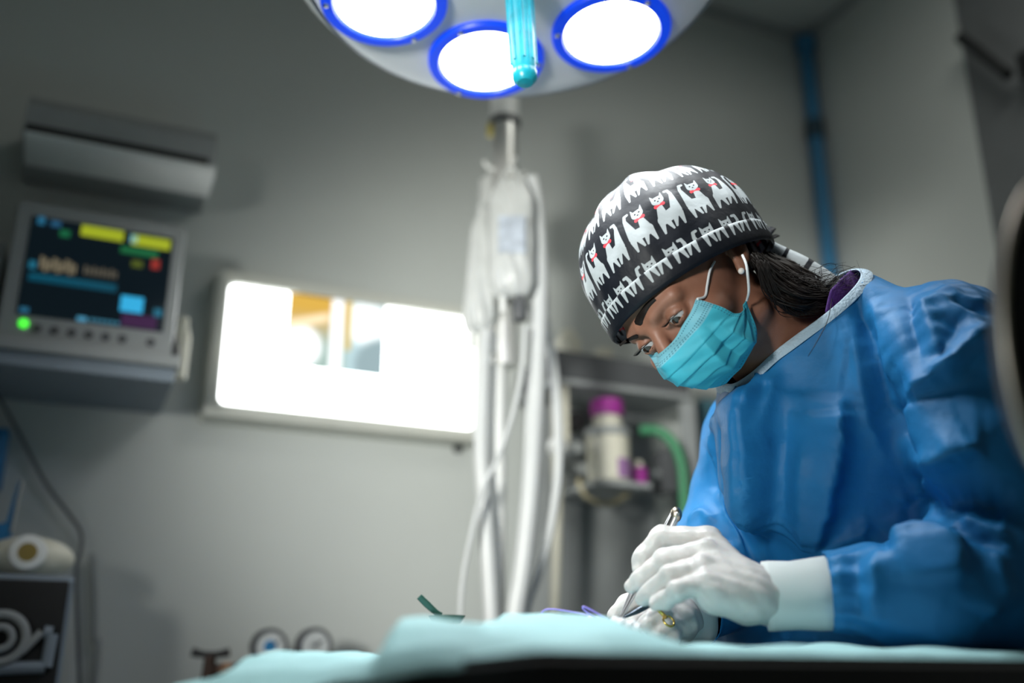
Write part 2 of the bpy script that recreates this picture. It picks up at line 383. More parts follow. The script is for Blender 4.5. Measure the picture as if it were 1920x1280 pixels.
zbtn = mz0 - .022
for i in range(7):
    x = mx0+W_*(.15+.115*i)+(.02 if i == 6 else 0)
    obj('button', add_lathe(new(), [(.0075, -.002), (.0075, .003), (.006, .0045)], axis(WALL @ Vector((x, -TM, zbtn)), WALL @ Vector((x, -TM-.05, zbtn))), 16), M['dgrey'], t)
x = mx0+W_*.06
obj('power_light', add_lathe(new(), [(.008, -.002), (.008, .003), (.005, .005)], axis(WALL @ Vector((x, -TM, zbtn+.006)), WALL @ Vector((x, -TM-.05, zbtn+.006))), 16), M['led'], t, label='bright green power light')
# small items beside the monitor
xq, zq = wa(332, 640, .2)
o = obj('cable_plug', add_lathe(new(), [(.010, 0), (.012, .004), (.012, .03), (.007, .042), (.005, .055)], Matrix.Translation(WALL @ Vector((xq-.005, -.2, zt))), 16), M['dark'], None); setp(o, 'small black plug standing on the shelf right of the monitor', 'plug')
xq, zq = wa(345, 600, .12)
o = obj('bottle', add_lathe(new(), [(.014, 0), (.017, .003), (.017, .09), (.010, .11), (.010, .125), (.008, .127)], Matrix.Translation(WALL @ Vector((max(xq, bx1+.022), -.1, zt))), 20), M['cream'], None); setp(o, 'small cream bottle behind the black plug on the shelf', 'bottle')
x2 = wa(22, 520, TM)[0]
t = thing('recorder', 'dark boxed recorder left of the patient monitor on the shelf', 'recorder', WALL @ Vector((bx0-.12, -.12, zt)))
obj('housing', add_box(new(), (bx0-.24, -.20, zt), (bx0-.008, -.05, zt+.19), WALL, .006), M['grey'], t, smooth=False)
for i in range(2): obj('slot', add_box(new(), (bx0-.22, -.204, zt+.02+.095*i), (bx0-.018, -.195, zt+.085+.085*i), WALL, .002), M['black'], t, smooth=False)

# ---------------------------------------------------------------- anaesthesia cart at the lower left
TC = .34
cx1, cz1 = wa(141, 1078, TC); cx0 = cx1-.42
t = thing('equipment_cart', 'blue grey equipment cart with a black open front below the cable', 'cart', WALL @ Vector(((cx0+cx1)/2, -.2, 0)))
obj('housing', add_box(new(), (cx0, -TC+.012, .10), (cx1, -.06, cz1), WALL, .006), M['bluegrey'], t, smooth=False)
pz1 = wa(100, 1088, TC)[1]; px1 = wa(122, 1150, TC)[0]
obj('black_panel', add_box(new(), (cx0+.03, -TC, .30), (px1, -TC+.014, pz1), WALL, .004), M['black'], t, smooth=False)
def wl(px, py, t): s, z = wa(px, py, t); return WALL @ Vector((s, -t, z))
bm = new()
for a, b in (((98, 1188), (86, 1250)), ((98, 1186), (82, 1184)), ((84, 1250), (-20, 1254))):
    add_tube(bm, [wl(*a, TC+.006), wl(*b, TC+.006)], .009, n=8)
obj('bracket', bm, M['bluegrey'], t)
obj('connector_rod', add_tube(new(), [wl(78, 1184, TC+.012), wl(40, 1222, TC+.012)], .006, n=8), M['grey'], t)
c0 = wl(0, 1196, TC+.012); bm = new(); add_torus(bm, .034, .007, axis(c0, c0+EN)); add_torus(bm, .016, .006, axis(c0, c0+EN)); obj('coiled_hose', bm, M['grey'], t)
for sx_ in (cx0+.04, cx1-.04):
    for y in (-.30, -.1):
        bm = new(); add_lathe(bm, [(.03, -.012), (.034, -.008), (.034, .008), (.03, .012)], WALL @ Matrix.Translation((sx_, y, .034)) @ Matrix.Rotation(PI/2, 4, 'Y'), 20)
        add_box(bm, (sx_-.02, y-.01, .03), (sx_+.02, y+.01, .11), WALL); obj('caster', bm, M['dark'], t)
# white valve body with a gold sight glass
cc = wa(62, 1034, .26); cw = WALL @ Vector((cc[0]-.005, -.24, cz1))
t = thing('absorber_canister', 'white rounded canister with a gold sight glass on the cart', 'canister', cw)
bm = new(); add_sphere(bm, (0, 0, .033), (.068, .055, .034), WALL.to_3x3().to_4x4().__class__(Matrix.Translation(cw) @ WALL.to_3x3().to_4x4()), 32, 18)
obj('body', bm, M['cream'], t, angle=0)
f0 = cw + Vector((0, 0, .036)) + EX*-.002
bm = new(); add_lathe(bm, [(.026, .03), (.028, .052), (.026, .058), (.019, .060)], axis(f0, f0+EN), 32); obj('window_ring', bm, M['white'], t)
obj('sight_glass', add_lathe(new(), [(.019, .050), (.019, .0595), (.010, .0605), (0, .061)], axis(f0, f0+EN), 24), mat('gold_glass', (.30, .22, .06), .3), t, label='dull gold disc')
# blue stand beside it
b0 = wa(20, 990, .22)
t = thing('blue_stand', 'blue bent plastic stand behind the white canister', 'stand', WALL @ Vector((b0[0]-.02, -.17, cz1)))
bm = new(); x, z = wa(42, 905, .17); x2_, z2_ = wa(16, 1000, .17)
add_grid(bm, [[WALL @ Vector((a, y, b)) for a, b in ((x-.006, z), (x, z), (x-.004, z2_-.0), (x-.03, cz1), (x-.075, cz1), (x-.045, z2_+.006), (x-.014, z2_+.016))] for y in (-.19, -.15)])
vv = list(bm.verts); bm.faces.new(vv[:7]); bm.faces.new(vv[7:]); obj('stand_arm', bm, M['blue'], t, smooth=False)
obj('rim', add_tube(new(), [WALL @ Vector((x, -.192, z)), WALL @ Vector((x-.004, -.192, z2_))], .003, n=6), M['grey'], t)
x, z = wa(2, 960, .2)
o = obj('syringe_bottle', add_lathe(new(), [(.018, 0), (.02, .004), (.02, .10), (.012, .115), (.012, .14)], Matrix.Translation(WALL @ Vector((x-.035, -.2, cz1))), 20), M['tube'], None); setp(o, 'pale clear bottle beside the blue stand at the left edge', 'bottle')
x, z = wa(-2, 850, .06)
o = obj('blue_hanger', add_box(new(), (x-.03, -.05, z-.06), (x+.010, 0, z+.05), WALL, .004), M['blue'], None); setp(o, 'blue plate on the wall at the left edge', 'plate')
pts = [wl(a, b, .03) for a, b in ((-30, 700), (0, 748), (40, 820), (85, 905), (130, 965), (152, 1000))] + [wl(150, 1040, .04), wl(143, 1080, .06), wl(150, 1300, .05)]
o = obj('cable', add_tube(new(), pts, .0035, n=8), M['dgrey'], None); setp(o, 'thin grey cable looping from the shelf down to the cart', 'cable')
pts = [wl(a, b, .02) for a, b in ((171, 1038), (175, 1060), (178, 1120), (178, 1200), (176, 1300))]; e = pts[-1].copy(); e.z = .02; pts.append(e)
o = obj('hose', add_tube(new(), pts, .0055, n=8), M['grey'], None); setp(o, 'grey hose hanging down the wall right of the cart', 'hose')

# ---------------------------------------------------------------- gas cylinder with two gauges
TG = .16
gc = WALL @ Vector((wa(450, 1250, TG)[0], -TG, 0)); zg = wa(505, 1210, TG)[1]
t = thing('gas_cylinder', 'gas cylinder with dark brass regulator and two round gauges', 'gas cylinder', gc)
obj('cylinder', add_lathe(new(), [(.06, 0), (.07, .01), (.07, .66), (.055, .73), (.03, .77), (.022, .80)], Matrix.Translation(gc), 32), M['dgreen'], t)
xh, zh = wa(395, 1222, TG); hp = WALL @ Vector((xh, -TG, zh))
bm = new(); add_tube(bm, [hp+Vector((0, 0, -.11)), hp+Vector((0, 0, -.005))], [.016, .012, .010], n=12)
add_tube(bm, [hp+Vector((0, 0, -.10)), gc+Vector((0, 0, .80))], .016, n=12); add_tube(bm, [gc+Vector((0, 0, .79)), gc+Vector((0, 0, zg-.075))], .014, n=12)
r1, r2 = wl(430, 1262, TG), wl(590, 1256, TG); add_tube(bm, [r1-EX*.03, r2+EX*.03], .016, n=12); add_lathe(bm, [(.02, 0), (.026, .005), (.026, .045), (.02, .05)], axis(wl(500, 1262, TG)-EX*.025, wl(500, 1262, TG)+EX), 20)
obj('regulator', bm, M['brass'], t)
bm = new(); hb = axis(hp, hp+Vector((0, 0, 1)))
add_tube(bm, [hp-EX*.032, hp-EX*.012+Vector((0, 0, -.004)), hp+EX*.012+Vector((0, 0, -.004)), hp+EX*.032], [.008, .006, .006, .008], n=10); obj('hand_valve', bm, M['dark'], t)
obj('hose_nut', add_lathe(new(), [(.012, -.012), (.014, -.01), (.014, .01), (.012, .012)], axis(wl(424, 1256, TG+.02), wl(424, 1256, TG+.02)+EN), 6), mat('copper', (.5, .28, .17), .4, .8), t, label='copper coloured nut')
for i, (px, py) in enumerate(((505, 1212), (589, 1210))):
    g = wl(px, py, TG); A = axis(g, g+EN)
    r = .0325
    ga = obj('gauge', add_lathe(new(), [(.02, -.03), (r, -.02), (r, .008), (r-.002, .011), (r-.006, .011), (r-.0065, .004)], A, 36, cap=True), M['dgrey'], t)
    obj('gauge_face', add_lathe(new(), [(r-.006, .004), (r-.006, .0048), (0, .005)], A, 36), mat('gauge_face', (.55, .58, .58), .5), ga)
    obj('gauge_mark', add_lathe(new(), [(.011, .005), (.011, .0056), (0, .006)], A, 24), M['blue'] if i == 0 else M['grey'], ga, label='blue dial centre' if i == 0 else 'grey dial centre')
    obj('needle', add_tube(new(), [A @ Vector((0, 0, .0065)), A @ Vector((.016, .010, .0065))], .0012, n=6), M['dark'], ga)
    obj('gauge_stem', add_tube(new(), [g+Vector((0, 0, -.03))-EN*.005, wl(px-(4 if i else 0), 1262, TG)], .007, n=8), M['brass'], ga)

# ---------------------------------------------------------------- anaesthesia machine beyond the person
TR = .22
a0 = wa(1040, 655, TR); a1 = wa(1292, 700, TR); zt_ = (a0[1]+wa(1200, 690, TR)[1])/2+.01; zb_ = wa(1150, 722, TR)[1]
t = thing('anaesthesia_machine', 'anaesthesia machine with a dark top shelf and cream posts at the back', 'machine', WALL @ Vector(((a0[0]+a1[0])/2, -.12, 0)))
mach = t
obj('top_shelf', add_box(new(), (a0[0], -TR, zb_), (a1[0], -.02, zt_), WALL, .006), M['dgrey'], t, smooth=False)
obj('shelf_rim', add_box(new(), (a0[0]-.006, -TR-.006, zb_-.012), (a1[0], -.02, zb_), WALL, .002), M['grey'], t, smooth=False)
for i, px in enumerate((1050, 1288)):
    x = wa(px, 760, TR-.02)[0]
    zl = wa(1050, 838, TR)[1] if i == 0 else .0
    obj('post', add_box(new(), (x-.014, -TR+.004, zl if i == 0 else .05), (x+.014, -TR+.034, zb_-.012), WALL, .004), M['cream'] if i == 0 else M['grey'], t, smooth=False)
obj('back_plate', add_box(new(), (a0[0]+.02, -.05, 1.0), (a1[0], -.02, zb_), WALL), M['grey'], t, smooth=False)
x, z = wa(1045, 838, TR); bm = new(); add_sphere(bm, (x, -TR, z), .022, WALL); obj('post_clamp', bm, M['white'], t)
x, z = wa(1045, 850, TR); xb = wa(1035, 1000, TR)[0]
obj('post_tube', add_tube(new(), [WALL @ Vector((x, -TR, z)), WALL @ Vector((x-.003, -TR, z-.15)), WALL @ Vector((x-.02, -TR+.02, .75)), WALL @ Vector((x-.02, -.15, .50))], [.012, .010, .012], n=12), M['cream'], t)
x, z = wa(1076, 792, TR-.04); bm = new(); add_lathe(bm, [(.02, -.02), (.024, 0), (.02, .03)], axis(WALL @ Vector((x, -TR+.05, z)), WALL @ Vector((x, -TR-.05, z))), 20); obj('knob', bm, M['black'], t)
x, z = wa(1086, 838, TR-.02); bm = new(); add_lathe(bm, [(.012, -.05), (.014, 0), (.012, .01)], axis(WALL @ Vector((x, -TR+.03, z)), WALL @ Vector((x, -TR-.05, z))), 16); obj('valve_cap', bm, M['grey'], t)
obj('rail', add_box(new(), (a0[0]+.03, -TR+.06, 1.32), (a1[0], -TR+.08, 1.345), WALL, .002), M['grey'], t, smooth=False)
x, z = wa(1262, 880, TR-.03); obj('flow_block', add_box(new(), (x-.016, -TR+.03, z-.05), (x+.016, -TR+.09, z+.05), WALL, .006), M['dgrey'], t, smooth=False)
obj('base_cabinet', add_box(new(), (a0[0]+.03, -TR, .08), (a1[0]+.05, -.03, 1.0), WALL, .008), M['grey'], t, smooth=False)
for sx_ in (a0[0]+.07, a1[0]): obj('caster', add_lathe(new(), [(.036, -.012), (.04, -.008), (.04, .008), (.036, .012)], WALL @ Matrix.Translation((sx_, -TR+.06, .04)) @ Matrix.Rotation(PI/2, 4, 'Y'), 20), M['dark'], t)
# big bottle with a magenta cap
def zpx(px, py, tt): return wa(px, py, tt)[1]
x = wa(1140, 830, TR+.02)[0]; zb2 = zpx(1140, 906, TR+.02); zt2 = zpx(1140, 752, TR+.02); h = zt2-zb2; bw = WALL @ Vector((x, -TR-.02, zb2))
t = thing('vaporizer_bottle', 'cream bottle with magenta cap and lilac label under the dark shelf', 'bottle', bw)
MT = Matrix.Translation(bw)
obj('body', add_lathe(new(), [(.042, 0), (.046, .004), (.046, h*.55), (.043, h*.6), (.032, h*.66), (.030, h*.8)], MT, 32), M['cream'], t)
obj('shoulder_ring', add_lathe(new(), [(.046, h*.54), (.05, h*.55), (.05, h*.62), (.045, h*.64)], MT, 32), M['grey'], t)
obj('cap', add_lathe(new(), [(.030, h*.8), (.036, h*.81), (.036, h*.97), (.033, h)], MT, 28), M['purple'], t)
f = WALL.to_3x3(); bm = new(); rows = []
for zz in (.006, h*.26): rows.append([bw + EX*(.0468*math.sin(a)) + EN*(.0468*math.cos(a)) + Vector((0, 0, zz)) for a in np.linspace(-.1, .95, 8)])
add_grid(bm, rows); obj('label_patch', bm, M['lilac'], t)
obj('bottle_bracket', add_box(new(), (x-.05, -TR-.06, zb2-.012), (x+.08, -.05, zb2), WALL, .003), M['grey'], mach, smooth=False)
x3 = wa(1196, 885, TR)[0]; zb3 = zpx(1196, 905, TR); b3 = WALL @ Vector((x3, -TR, zb2)); MT = Matrix.Translation(b3)
t = thing('filler_cap', 'small dark magenta filler bottle right of the cream bottle', 'bottle', b3)
obj('body', add_lathe(new(), [(.018, 0), (.021, .003), (.021, .04), (.018, .043)], MT, 24), M['purple'], t)
obj('stopper', add_lathe(new(), [(.012, .043), (.012, .055), (.006, .06)], MT, 20), M['cream'], t)
pts = [wl(1200, 806, TR-.03), wl(1235, 808, TR-.01), wl(1262, 830, TR+.01), wl(1278, 870, TR+.02), wl(1283, 930, TR+.02), wl(1284, 1000, TR+.02), wl(1284, 1100, TR+.02), wl(1284, 1250, TR+.02)]
o = obj('green_hose', add_tube(new(), pts, .011, n=12), M['green'], None); setp(o, 'green hose curving down from the anaesthesia machine', 'hose')
pts = [wl(1085, 900, TR-.02), wl(1100, 930, TR), wl(1140, 944, TR), wl(1180, 925, TR-.02), wl(1190, 905, TR-.03)]
o = obj('loop_tube', add_tube(new(), pts, .006, n=10), mat('yellow_tube', (.45, .40, .25), .4), None); setp(o, 'thin yellowish tube looping under the cream bottle', 'tube')
o = obj('white_jar', add_lathe(new(), [(.028, 0), (.03, .003), (.03, .045), (.02, .055), (.012, .07)], Matrix.Translation(WALL @ Vector((wa(1065, 650, TR-.06)[0], -TR+.06, zt_))), 24), M['cream'], None); setp(o, 'small cream jar on the left end of the dark shelf', 'jar')
o = obj('white_cup', add_lathe(new(), [(.018, 0), (.022, .05), (.02, .05), (.016, .004)], Matrix.Translation(WALL @ Vector((wa(1140, 660, TR-.08)[0], -TR+.1, zt_))), 24), M['cream'], None); setp(o, 'small cream cup on the dark shelf behind the face', 'cup')
x, z = wa(1300, 790, .16); o = obj('teal_box', add_box(new(), (a1[0]+.075, -.16, 1.0), (a1[0]+.19, -.06, z+.06), WALL, .006), mat('dull_teal', (.05, .13, .16), .5), None, smooth=False); setp(o, 'dull teal box behind the right shoulder of the person', 'box')

# ---------------------------------------------------------------- drip stand with bags and hoses
DI = 1.72
def IV(px, py, d=DI): return P(px, py, d)
b = IV(925, 1150); pole = Vector((b.x, b.y, 0)); zz = lambda py: IV(930, py).z
def on(px, py, off=0.0):                                                       # point on the upright plane through the stand, facing the camera
    r = P(px, py, 1)-Vector((0, 0, CZ)); k = (pole.y+off)/r.y; return r*k + Vector((0, 0, CZ))
t = thing('drip_stand', 'tall drip stand with white column and chrome top behind the lamp', 'drip stand', pole)
xt = on(952, 250).x; top = on(950, 120)
c1, c2, c3, c4 = on(926, 1150), on(936, 640), on(950, 312), on(950, 232)
def vert(a, z): return Vector((pole.x, pole.y, z))
cx = on(946, 400).x; pc = Vector((cx, pole.y, 0))
t.location = pc
lw = Vector((on(932, 800).x, pole.y, 0))
obj('column', add_tube(new(), [Vector((lw.x, pole.y, .12)), Vector((lw.x, pole.y, c2.z))], .0165, n=24), M['white'], t)
obj('chrome_pole', add_tube(new(), [Vector((cx, pole.y, c2.z-.05)), Vector((cx, pole.y, c4.z))], .0265, n=24), M['pole'], t)
obj('collar', add_lathe(new(), [(.026, -.006), (.032, -.004), (.032, .006), (.026, .008)], Matrix.Translation((cx, pole.y, c4.z)), 28), M['dgrey'], t)
obj('upper_tube', add_tube(new(), [Vector((cx, pole.y, c4.z)), Vector((cx, pole.y, top.z))], .029, n=24), M['white'], t)
hk = on(950, 325).z
for a in range(4):
    an = a*PI/2+.5; d = Vector((math.cos(an), math.sin(an), 0)); o0 = Vector((cx, pole.y, hk))
    obj('hook', add_tube(new(), [o0, o0+d*.03+Vector((0, 0, .003)), o0+d*.042+Vector((0, 0, .008)), o0+d*.046+Vector((0, 0, .016))], .004, n=8), M['white'], t)
for a in range(5):
    an = a*2*PI/5+.3; d = Vector((math.cos(an), math.sin(an), 0))
    lg = obj('leg', add_tube(new(), [Vector((lw.x, pole.y, .13)), Vector((lw.x, pole.y, .10))+d*.12, Vector((lw.x, pole.y, .055))+d*.26], .012, n=10), M['chrome'], t)
    obj('caster', add_lathe(new(), [(.022, -.01), (.026, -.006), (.026, .006), (.022, .01)], Matrix.Translation(Vector((lw.x, pole.y, .027))+d*.26) @ Matrix.Rotation(an, 4, 'Z') @ Matrix.Rotation(PI/2, 4, 'X'), 18), M['dark'], lg)
obj('yellow_tag', add_box(new(), (cx-.036, pole.y-.012, on(930, 256).z), (cx-.022, pole.y+.004, on(930, 236).z), None, .002), mat('yellow_tag', (.6, .5, .12), .5), t)
obj('clamp', add_lathe(new(), [(.017, -.02), (.024, -.016), (.024, .016), (.017, .02)], Matrix.Translation((lw.x, pole.y, c2.z-.01)), 20), M['white'], t)
# bags: pillow meshes with seam and port
def bag(name, label, pxs, off, rough=.5, group='clear bags hanging on the drip stand', m=None, tilt=0, thick=.022):
    x0, x1, y0, y1 = pxs; A, Bp = on((x0+x1)/2, y0, off), on((x0+x1)/2, y1, off)
    wd = (on(x1, (y0+y1)/2, off).x-on(x0, (y0+y1)/2, off).x)/2; ht = A.z-Bp.z
    t = thing(name, label, 'bag', (A.x, A.y, Bp.z), group)
    bm = new(); NU, NV = 20, 26; ph = random.random()*6
    for sgn in (1, -1):
        rows = []
        for j in range(NV+1):
            v = j/NV; row = []
            sh_ = 1 - .55*max(0, (v-.78)/.22)**1.6 - .35*max(0, (.14-v)/.14)**1.5
            for i in range(NU+1):
                u = i/NU*2-1
                bulge = max(0, (1-u*u))**.6*max(0, 1-(2*v-1)**4)**.6*thick*(1.25-.6*v)
                wr = .003*math.sin(9*u+14*v+ph)*(1-u*u) + .002*math.sin(23*v+7*u)
                row.append(Vector((A.x+u*wd*sh_+tilt*(v-.5), A.y+sgn*(bulge+.001)+wr*.7, Bp.z+ht*v)))
            rows.append(row)
        add_grid(bm, rows)
    bmesh.ops.remove_doubles(bm, verts=bm.verts, dist=.0022)
    obj('bag_body', bm, m or M['bag'], t, angle=0)
    for k in (-.35, .35):
        q = Vector((A.x+k*wd-tilt*.5, A.y, Bp.z)); obj('port', add_tube(new(), [q+Vector((0, 0, .006)), q+Vector((0, 0, -.028))], .006, n=10), M['white'], t)
    obj('hanger_tab', add_tube(new(), [Vector((A.x-.02+tilt*.5, A.y, A.z-.01)), Vector((A.x+tilt*.5, A.y+.002, A.z+.02)), Vector((A.x+.02+tilt*.5, A.y, A.z-.01))], .004, n=8), M['bag'], t)
    return t, A, Bp, wd, ht
b1 = bag('fluid_bag', 'milky drip bag with printed window hanging at the front of the stand', (915, 1002, 330, 560), -.085)
A, Bp, wd, ht = b1[1:]
obj('print_panel', add_box(new(), (A.x-wd*.55, A.y-.0255, Bp.z+ht*.32), (A.x+wd*.6, A.y-.0235, Bp.z+ht*.62)), M['fluid'], b1[0], smooth=False)
obj('drip_chamber', add_lathe(new(), [(.011, -.055), (.014, -.05), (.014, -.02), (.008, -.012), (.008, 0)], Matrix.Translation((A.x+wd*.35, A.y, Bp.z+.012)), 16), M['dgrey'], b1[0])
bag('fluid_bag', 'pale empty bag hanging left of the drip column above the light box', (876, 938, 385, 625), -.045, tilt=.02, thick=.016)
bag('fluid_bag', 'bunched clear bag hanging highest on the drip stand', (898, 985, 318, 420), .075, thick=.02)
bag('fluid_bag', 'narrow clear bag hanging right of the printed drip bag', (975, 1022, 372, 600), .04, tilt=-.02, thick=.016)
o = obj('breathing_hose', add_tube(new(), [on(996, 335, -.05), on(1006, 400, -.05), on(1012, 520, -.05), on(1006, 700, -.05), on(996, 900, -.05), on(980, 1060, -.05), on(966, 1150, -.05), on(958, 1260, -.05)], .0165, n=18), M['tube'], None); setp(o, 'thick white hose hanging right of the drip column', 'hose')
o = obj('breathing_hose', add_tube(new(), [on(912, 620, -.045), on(906, 700, -.045), on(902, 850, -.045), on(912, 1000, -.045), on(920, 1150, -.045), on(922, 1260, -.045)], [.012, .0135, .0135, .012], n=18), M['tube'], None); setp(o, 'white hose hanging left of the drip column beside the light box', 'hose')
def infusion(name, label, pts, r, m):
    o = obj(name, add_tube(new(), pts, r, n=8), m, None); setp(o, label, 'tube')
infusion('infusion_line', 'thin clear line crossing the white column in a slack curve', [on(985, 610, -.09), on(975, 720, -.09), on(945, 830, -.09), on(905, 920, -.09), on(880, 1020, -.09), on(866, 1100, -.09), on(862, 1200, -.09)], .0045, M['tube'])
infusion('infusion_line', 'clear line running down right of the thick white hose', [on(1016, 560, 0), on(1040, 700, 0), on(1048, 860, 0), on(1034, 980, 0), on(1010, 1070, 0), on(985, 1150, 0), on(975, 1260, 0)], .0085, M['tube'])

# ---------------------------------------------------------------- surgical lamp
DL = 1.30
LC = P(970, -64, DL)
nrm = c2w((.05, -.39, -.92)).normalized(); e1 = (Vector((1, 0, 0)) - nrm*nrm.x).normalized(); e2 = (-nrm).cross(e1)
LM = Matrix(((e1.x, e2.x, -nrm.x, LC.x), (e1.y, e2.y, -nrm.y, LC.y), (e1.z, e2.z, -nrm.z, LC.z), (0, 0, 0, 1)))
RL = .284
t = thing('surgical_lamp', 'white dished surgical lamp with blue ringed round lights overhead', 'lamp', LC)
obj('shell', add_lathe(new(), [(RL, .004), (RL+.004, .016), (RL-.012, .045), (RL-.06, .075), (RL-.15, .10), (.06, .115), (.05, .15), (0, .15)], LM, 72, cap=False), M['lampwhite'], t, angle=60)
obj('face_plate', add_lathe(new(), [(RL-.002, .010), (RL-.006, .002), (RL-.014, 0), (RL-.03, -.001), (.05, -.004), (0, -.004)], LM, 72), M['lampwhite'], t)
obj('rim_rail', add_torus(new(), RL+.016, .009, LM @ Matrix.Translation((0, 0, .04)), 72, 12), mat('rim_white', (.72, .76, .76), .35, Transmission_Weight=.3), t)
for k in range(6):
    a = k*PI/3+.2; obj('rim_bracket', add_tube(new(), [LM @ Vector(((RL-.02)*math.cos(a), (RL-.02)*math.sin(a), .035)), LM @ Vector(((RL+.016)*math.cos(a), (RL+.016)*math.sin(a), .04))], .006, n=8), M['lampwhite'], t)
spot_t = P(1225, 1150, 1.03)
for k in range(6):
    a = math.radians(104+60*k); ctr = LM @ Matrix.Translation((.187*math.cos(a), .187*math.sin(a), -.004)) @ Matrix.Rotation(a, 4, 'Z')
    pod = obj('light_ring', add_lathe(new(), [(.0850, .006), (.0850, -.004), (.0825, -.007), (.0695, -.007), (.0670, -.003), (.0665, .003)], ctr, 56, cap=False), M['ringblue'], t)
    obj('lens', add_lathe(new(), [(.0670, .004), (.0660, -.003), (.058, -.006), (.036, -.008), (0, -.009)], ctr, 48), M['lens'], pod)
    for a2 in (.35, .35+2*PI/3, .35+4*PI/3):
        c = ctr @ Matrix.Translation((.0775*math.cos(a2), .0775*math.sin(a2), -.007)) @ Matrix.Rotation(PI, 4, 'X')
        obj('screw', add_lathe(new(), [(.0042, 0), (.0042, .002), (.002, .0035)], c, 12), M['steel'], pod)
    lp = ctr @ Vector((0, 0, -.03))
    l = bpy.data.lights.new('lamp_beam', 'SPOT'); l.energy = 9; l.spot_size = math.radians(78); l.spot_blend = 1.0; l.shadow_soft_size = .05; l.color = (.95, 1, 1)
    so = bpy.data.objects.new('lamp_beam', l); C.objects.link(so); so.location = lp; so.rotation_euler = (spot_t-lp).to_track_quat('-Z', 'Y').to_euler()
hd = obj('handle', add_lathe(new(), [(.022, -.004), (.020, -.02), (.0165, -.03), (.0160, -.10), (.0152, -.160), (.0138, -.168)], LM, 28), M['teal'], t, label='translucent turquoise sterile handle')
obj('handle_cap', add_lathe(new(), [(.0140, -.168), (.0155, -.171), (.0150, -.181), (.010, -.187), (0, -.188)], LM, 28), M['teal_cap'], hd)
for k in range(8):
    a = k*PI/4; obj('grip_rib', add_tube(new(), [LM @ Vector((.0164*math.cos(a), .0164*math.sin(a), -.05)), LM @ Vector((.0154*math.cos(a), -.0*a+.0154*math.sin(a), -.158))], .0022, n=6), M['teal'], hd)
obj('suspension', add_tube(new(), [LM @ Vector((0, 0, .14)), LM @ Vector((0, -.02, .24)), LC+Vector((0, -.05, .34)), Vector((LC.x, LC.y-.05, CEIL-.02))], .022, n=16), M['white'], t)
obj('ceiling_mount', add_lathe(new(), [(.10, 0), (.10, -.03), (.05, -.05), (.03, -.08)], Matrix.Translation((LC.x, LC.y-.05, CEIL)), 32), M['white'], t)

# ---------------------------------------------------------------- implicit surfaces (bodies, gown, gloves)
def W3(v): return np.array([v.x, v.y, v.z])
def PP(px, py, d): return W3(P(px, py, d))
def smin(a, b, k):
    h = np.clip(.5+.5*(b-a)/k, 0, 1); return b*(1-h)+a*h - k*h*(1-h)
def smax(a, b, k): return -smin(-a, -b, k)
def capsule(X, a, b, ra, rb):
    a = np.asarray(a, float); d = np.asarray(b, float)-a; L = float(d@d)
    h = np.clip(((X[0]-a[0])*d[0]+(X[1]-a[1])*d[1]+(X[2]-a[2])*d[2])/L, 0, 1)
    return np.sqrt((X[0]-a[0]-h*d[0])**2+(X[1]-a[1]-h*d[1])**2+(X[2]-a[2]-h*d[2])**2) - (ra+(rb-ra)*h)
def ellip(X, c, r):
    q = [(X[i]-c[i])/r[i] for i in range(3)]; q2 = [(X[i]-c[i])/(r[i]*r[i]) for i in range(3)]
    k0 = np.sqrt(q[0]**2+q[1]**2+q[2]**2); k1 = np.sqrt(q2[0]**2+q2[1]**2+q2[2]**2)+1e-9
    return k0*(k0-1)/k1
def ball(X, c, r): return np.sqrt((X[0]-c[0])**2+(X[1]-c[1])**2+(X[2]-c[2])**2)-r
def surface_nets(f, xs, ys, zs):
    s = f < 0
    n = np.zeros(np.array(f.shape)-1, np.int8)
    for i in (0, 1):
        for j in (0, 1):
            for k in (0, 1):
                n += s[i:s.shape[0]-1+i, j:s.shape[1]-1+j, k:s.shape[2]-1+k]
    act = (n > 0) & (n < 8); I = np.argwhere(act); idx = np.full(act.shape, -1, np.int32); idx[act] = np.arange(len(I))
    acc = np.zeros((len(I), 3)); cnt = np.zeros(len(I)); ax = (xs, ys, zs)
    cor = [(i, j, k) for i in (0, 1) for j in (0, 1) for k in (0, 1)]
    for a in cor:
        for d in range(3):
            if a[d]: continue
            b = list(a); b[d] = 1
            ia = I+np.array(a); ib = I+np.array(b)
            fa = f[ia[:, 0], ia[:, 1], ia[:, 2]]; fb = f[ib[:, 0], ib[:, 1], ib[:, 2]]
            m = (fa < 0) != (fb < 0); t = np.where(m, fa/np.where(m, fa-fb, 1), 0)
            pa = np.stack([ax[q][ia[:, q]] for q in range(3)], 1); pb = np.stack([ax[q][ib[:, q]] for q in range(3)], 1)
            acc += np.where(m[:, None], pa+(pb-pa)*t[:, None], 0); cnt += m
    V = acc/cnt[:, None]; Q = []
    def quads(m, cells, flip):
        q = np.stack([idx[c[:, 0], c[:, 1], c[:, 2]] for c in cells], 1); q[flip] = q[flip][:, ::-1]; Q.append(q[(q >= 0).all(1)])
    for d in range(3):
        sl0 = [slice(None)]*3; sl1 = [slice(None)]*3; sl0[d] = slice(0, -1); sl1[d] = slice(1, None)
        ch = s[tuple(sl0)] != s[tuple(sl1)]
        e, g = [(1, 2), (2, 0), (0, 1)][d]
        for q in (e, g):
            o = [slice(None)]*3; o[q] = 0; ch[tuple(o)] = False; o[q] = -1; ch[tuple(o)] = False
        J = np.argwhere(ch)
        if not len(J): continue
        de = np.eye(3, dtype=int)[e]; dg = np.eye(3, dtype=int)[g]
        quads(None, [J-de-dg, J-dg, J, J-de], ~s[J[:, 0], J[:, 1], J[:, 2]])
    return V, np.concatenate(Q)
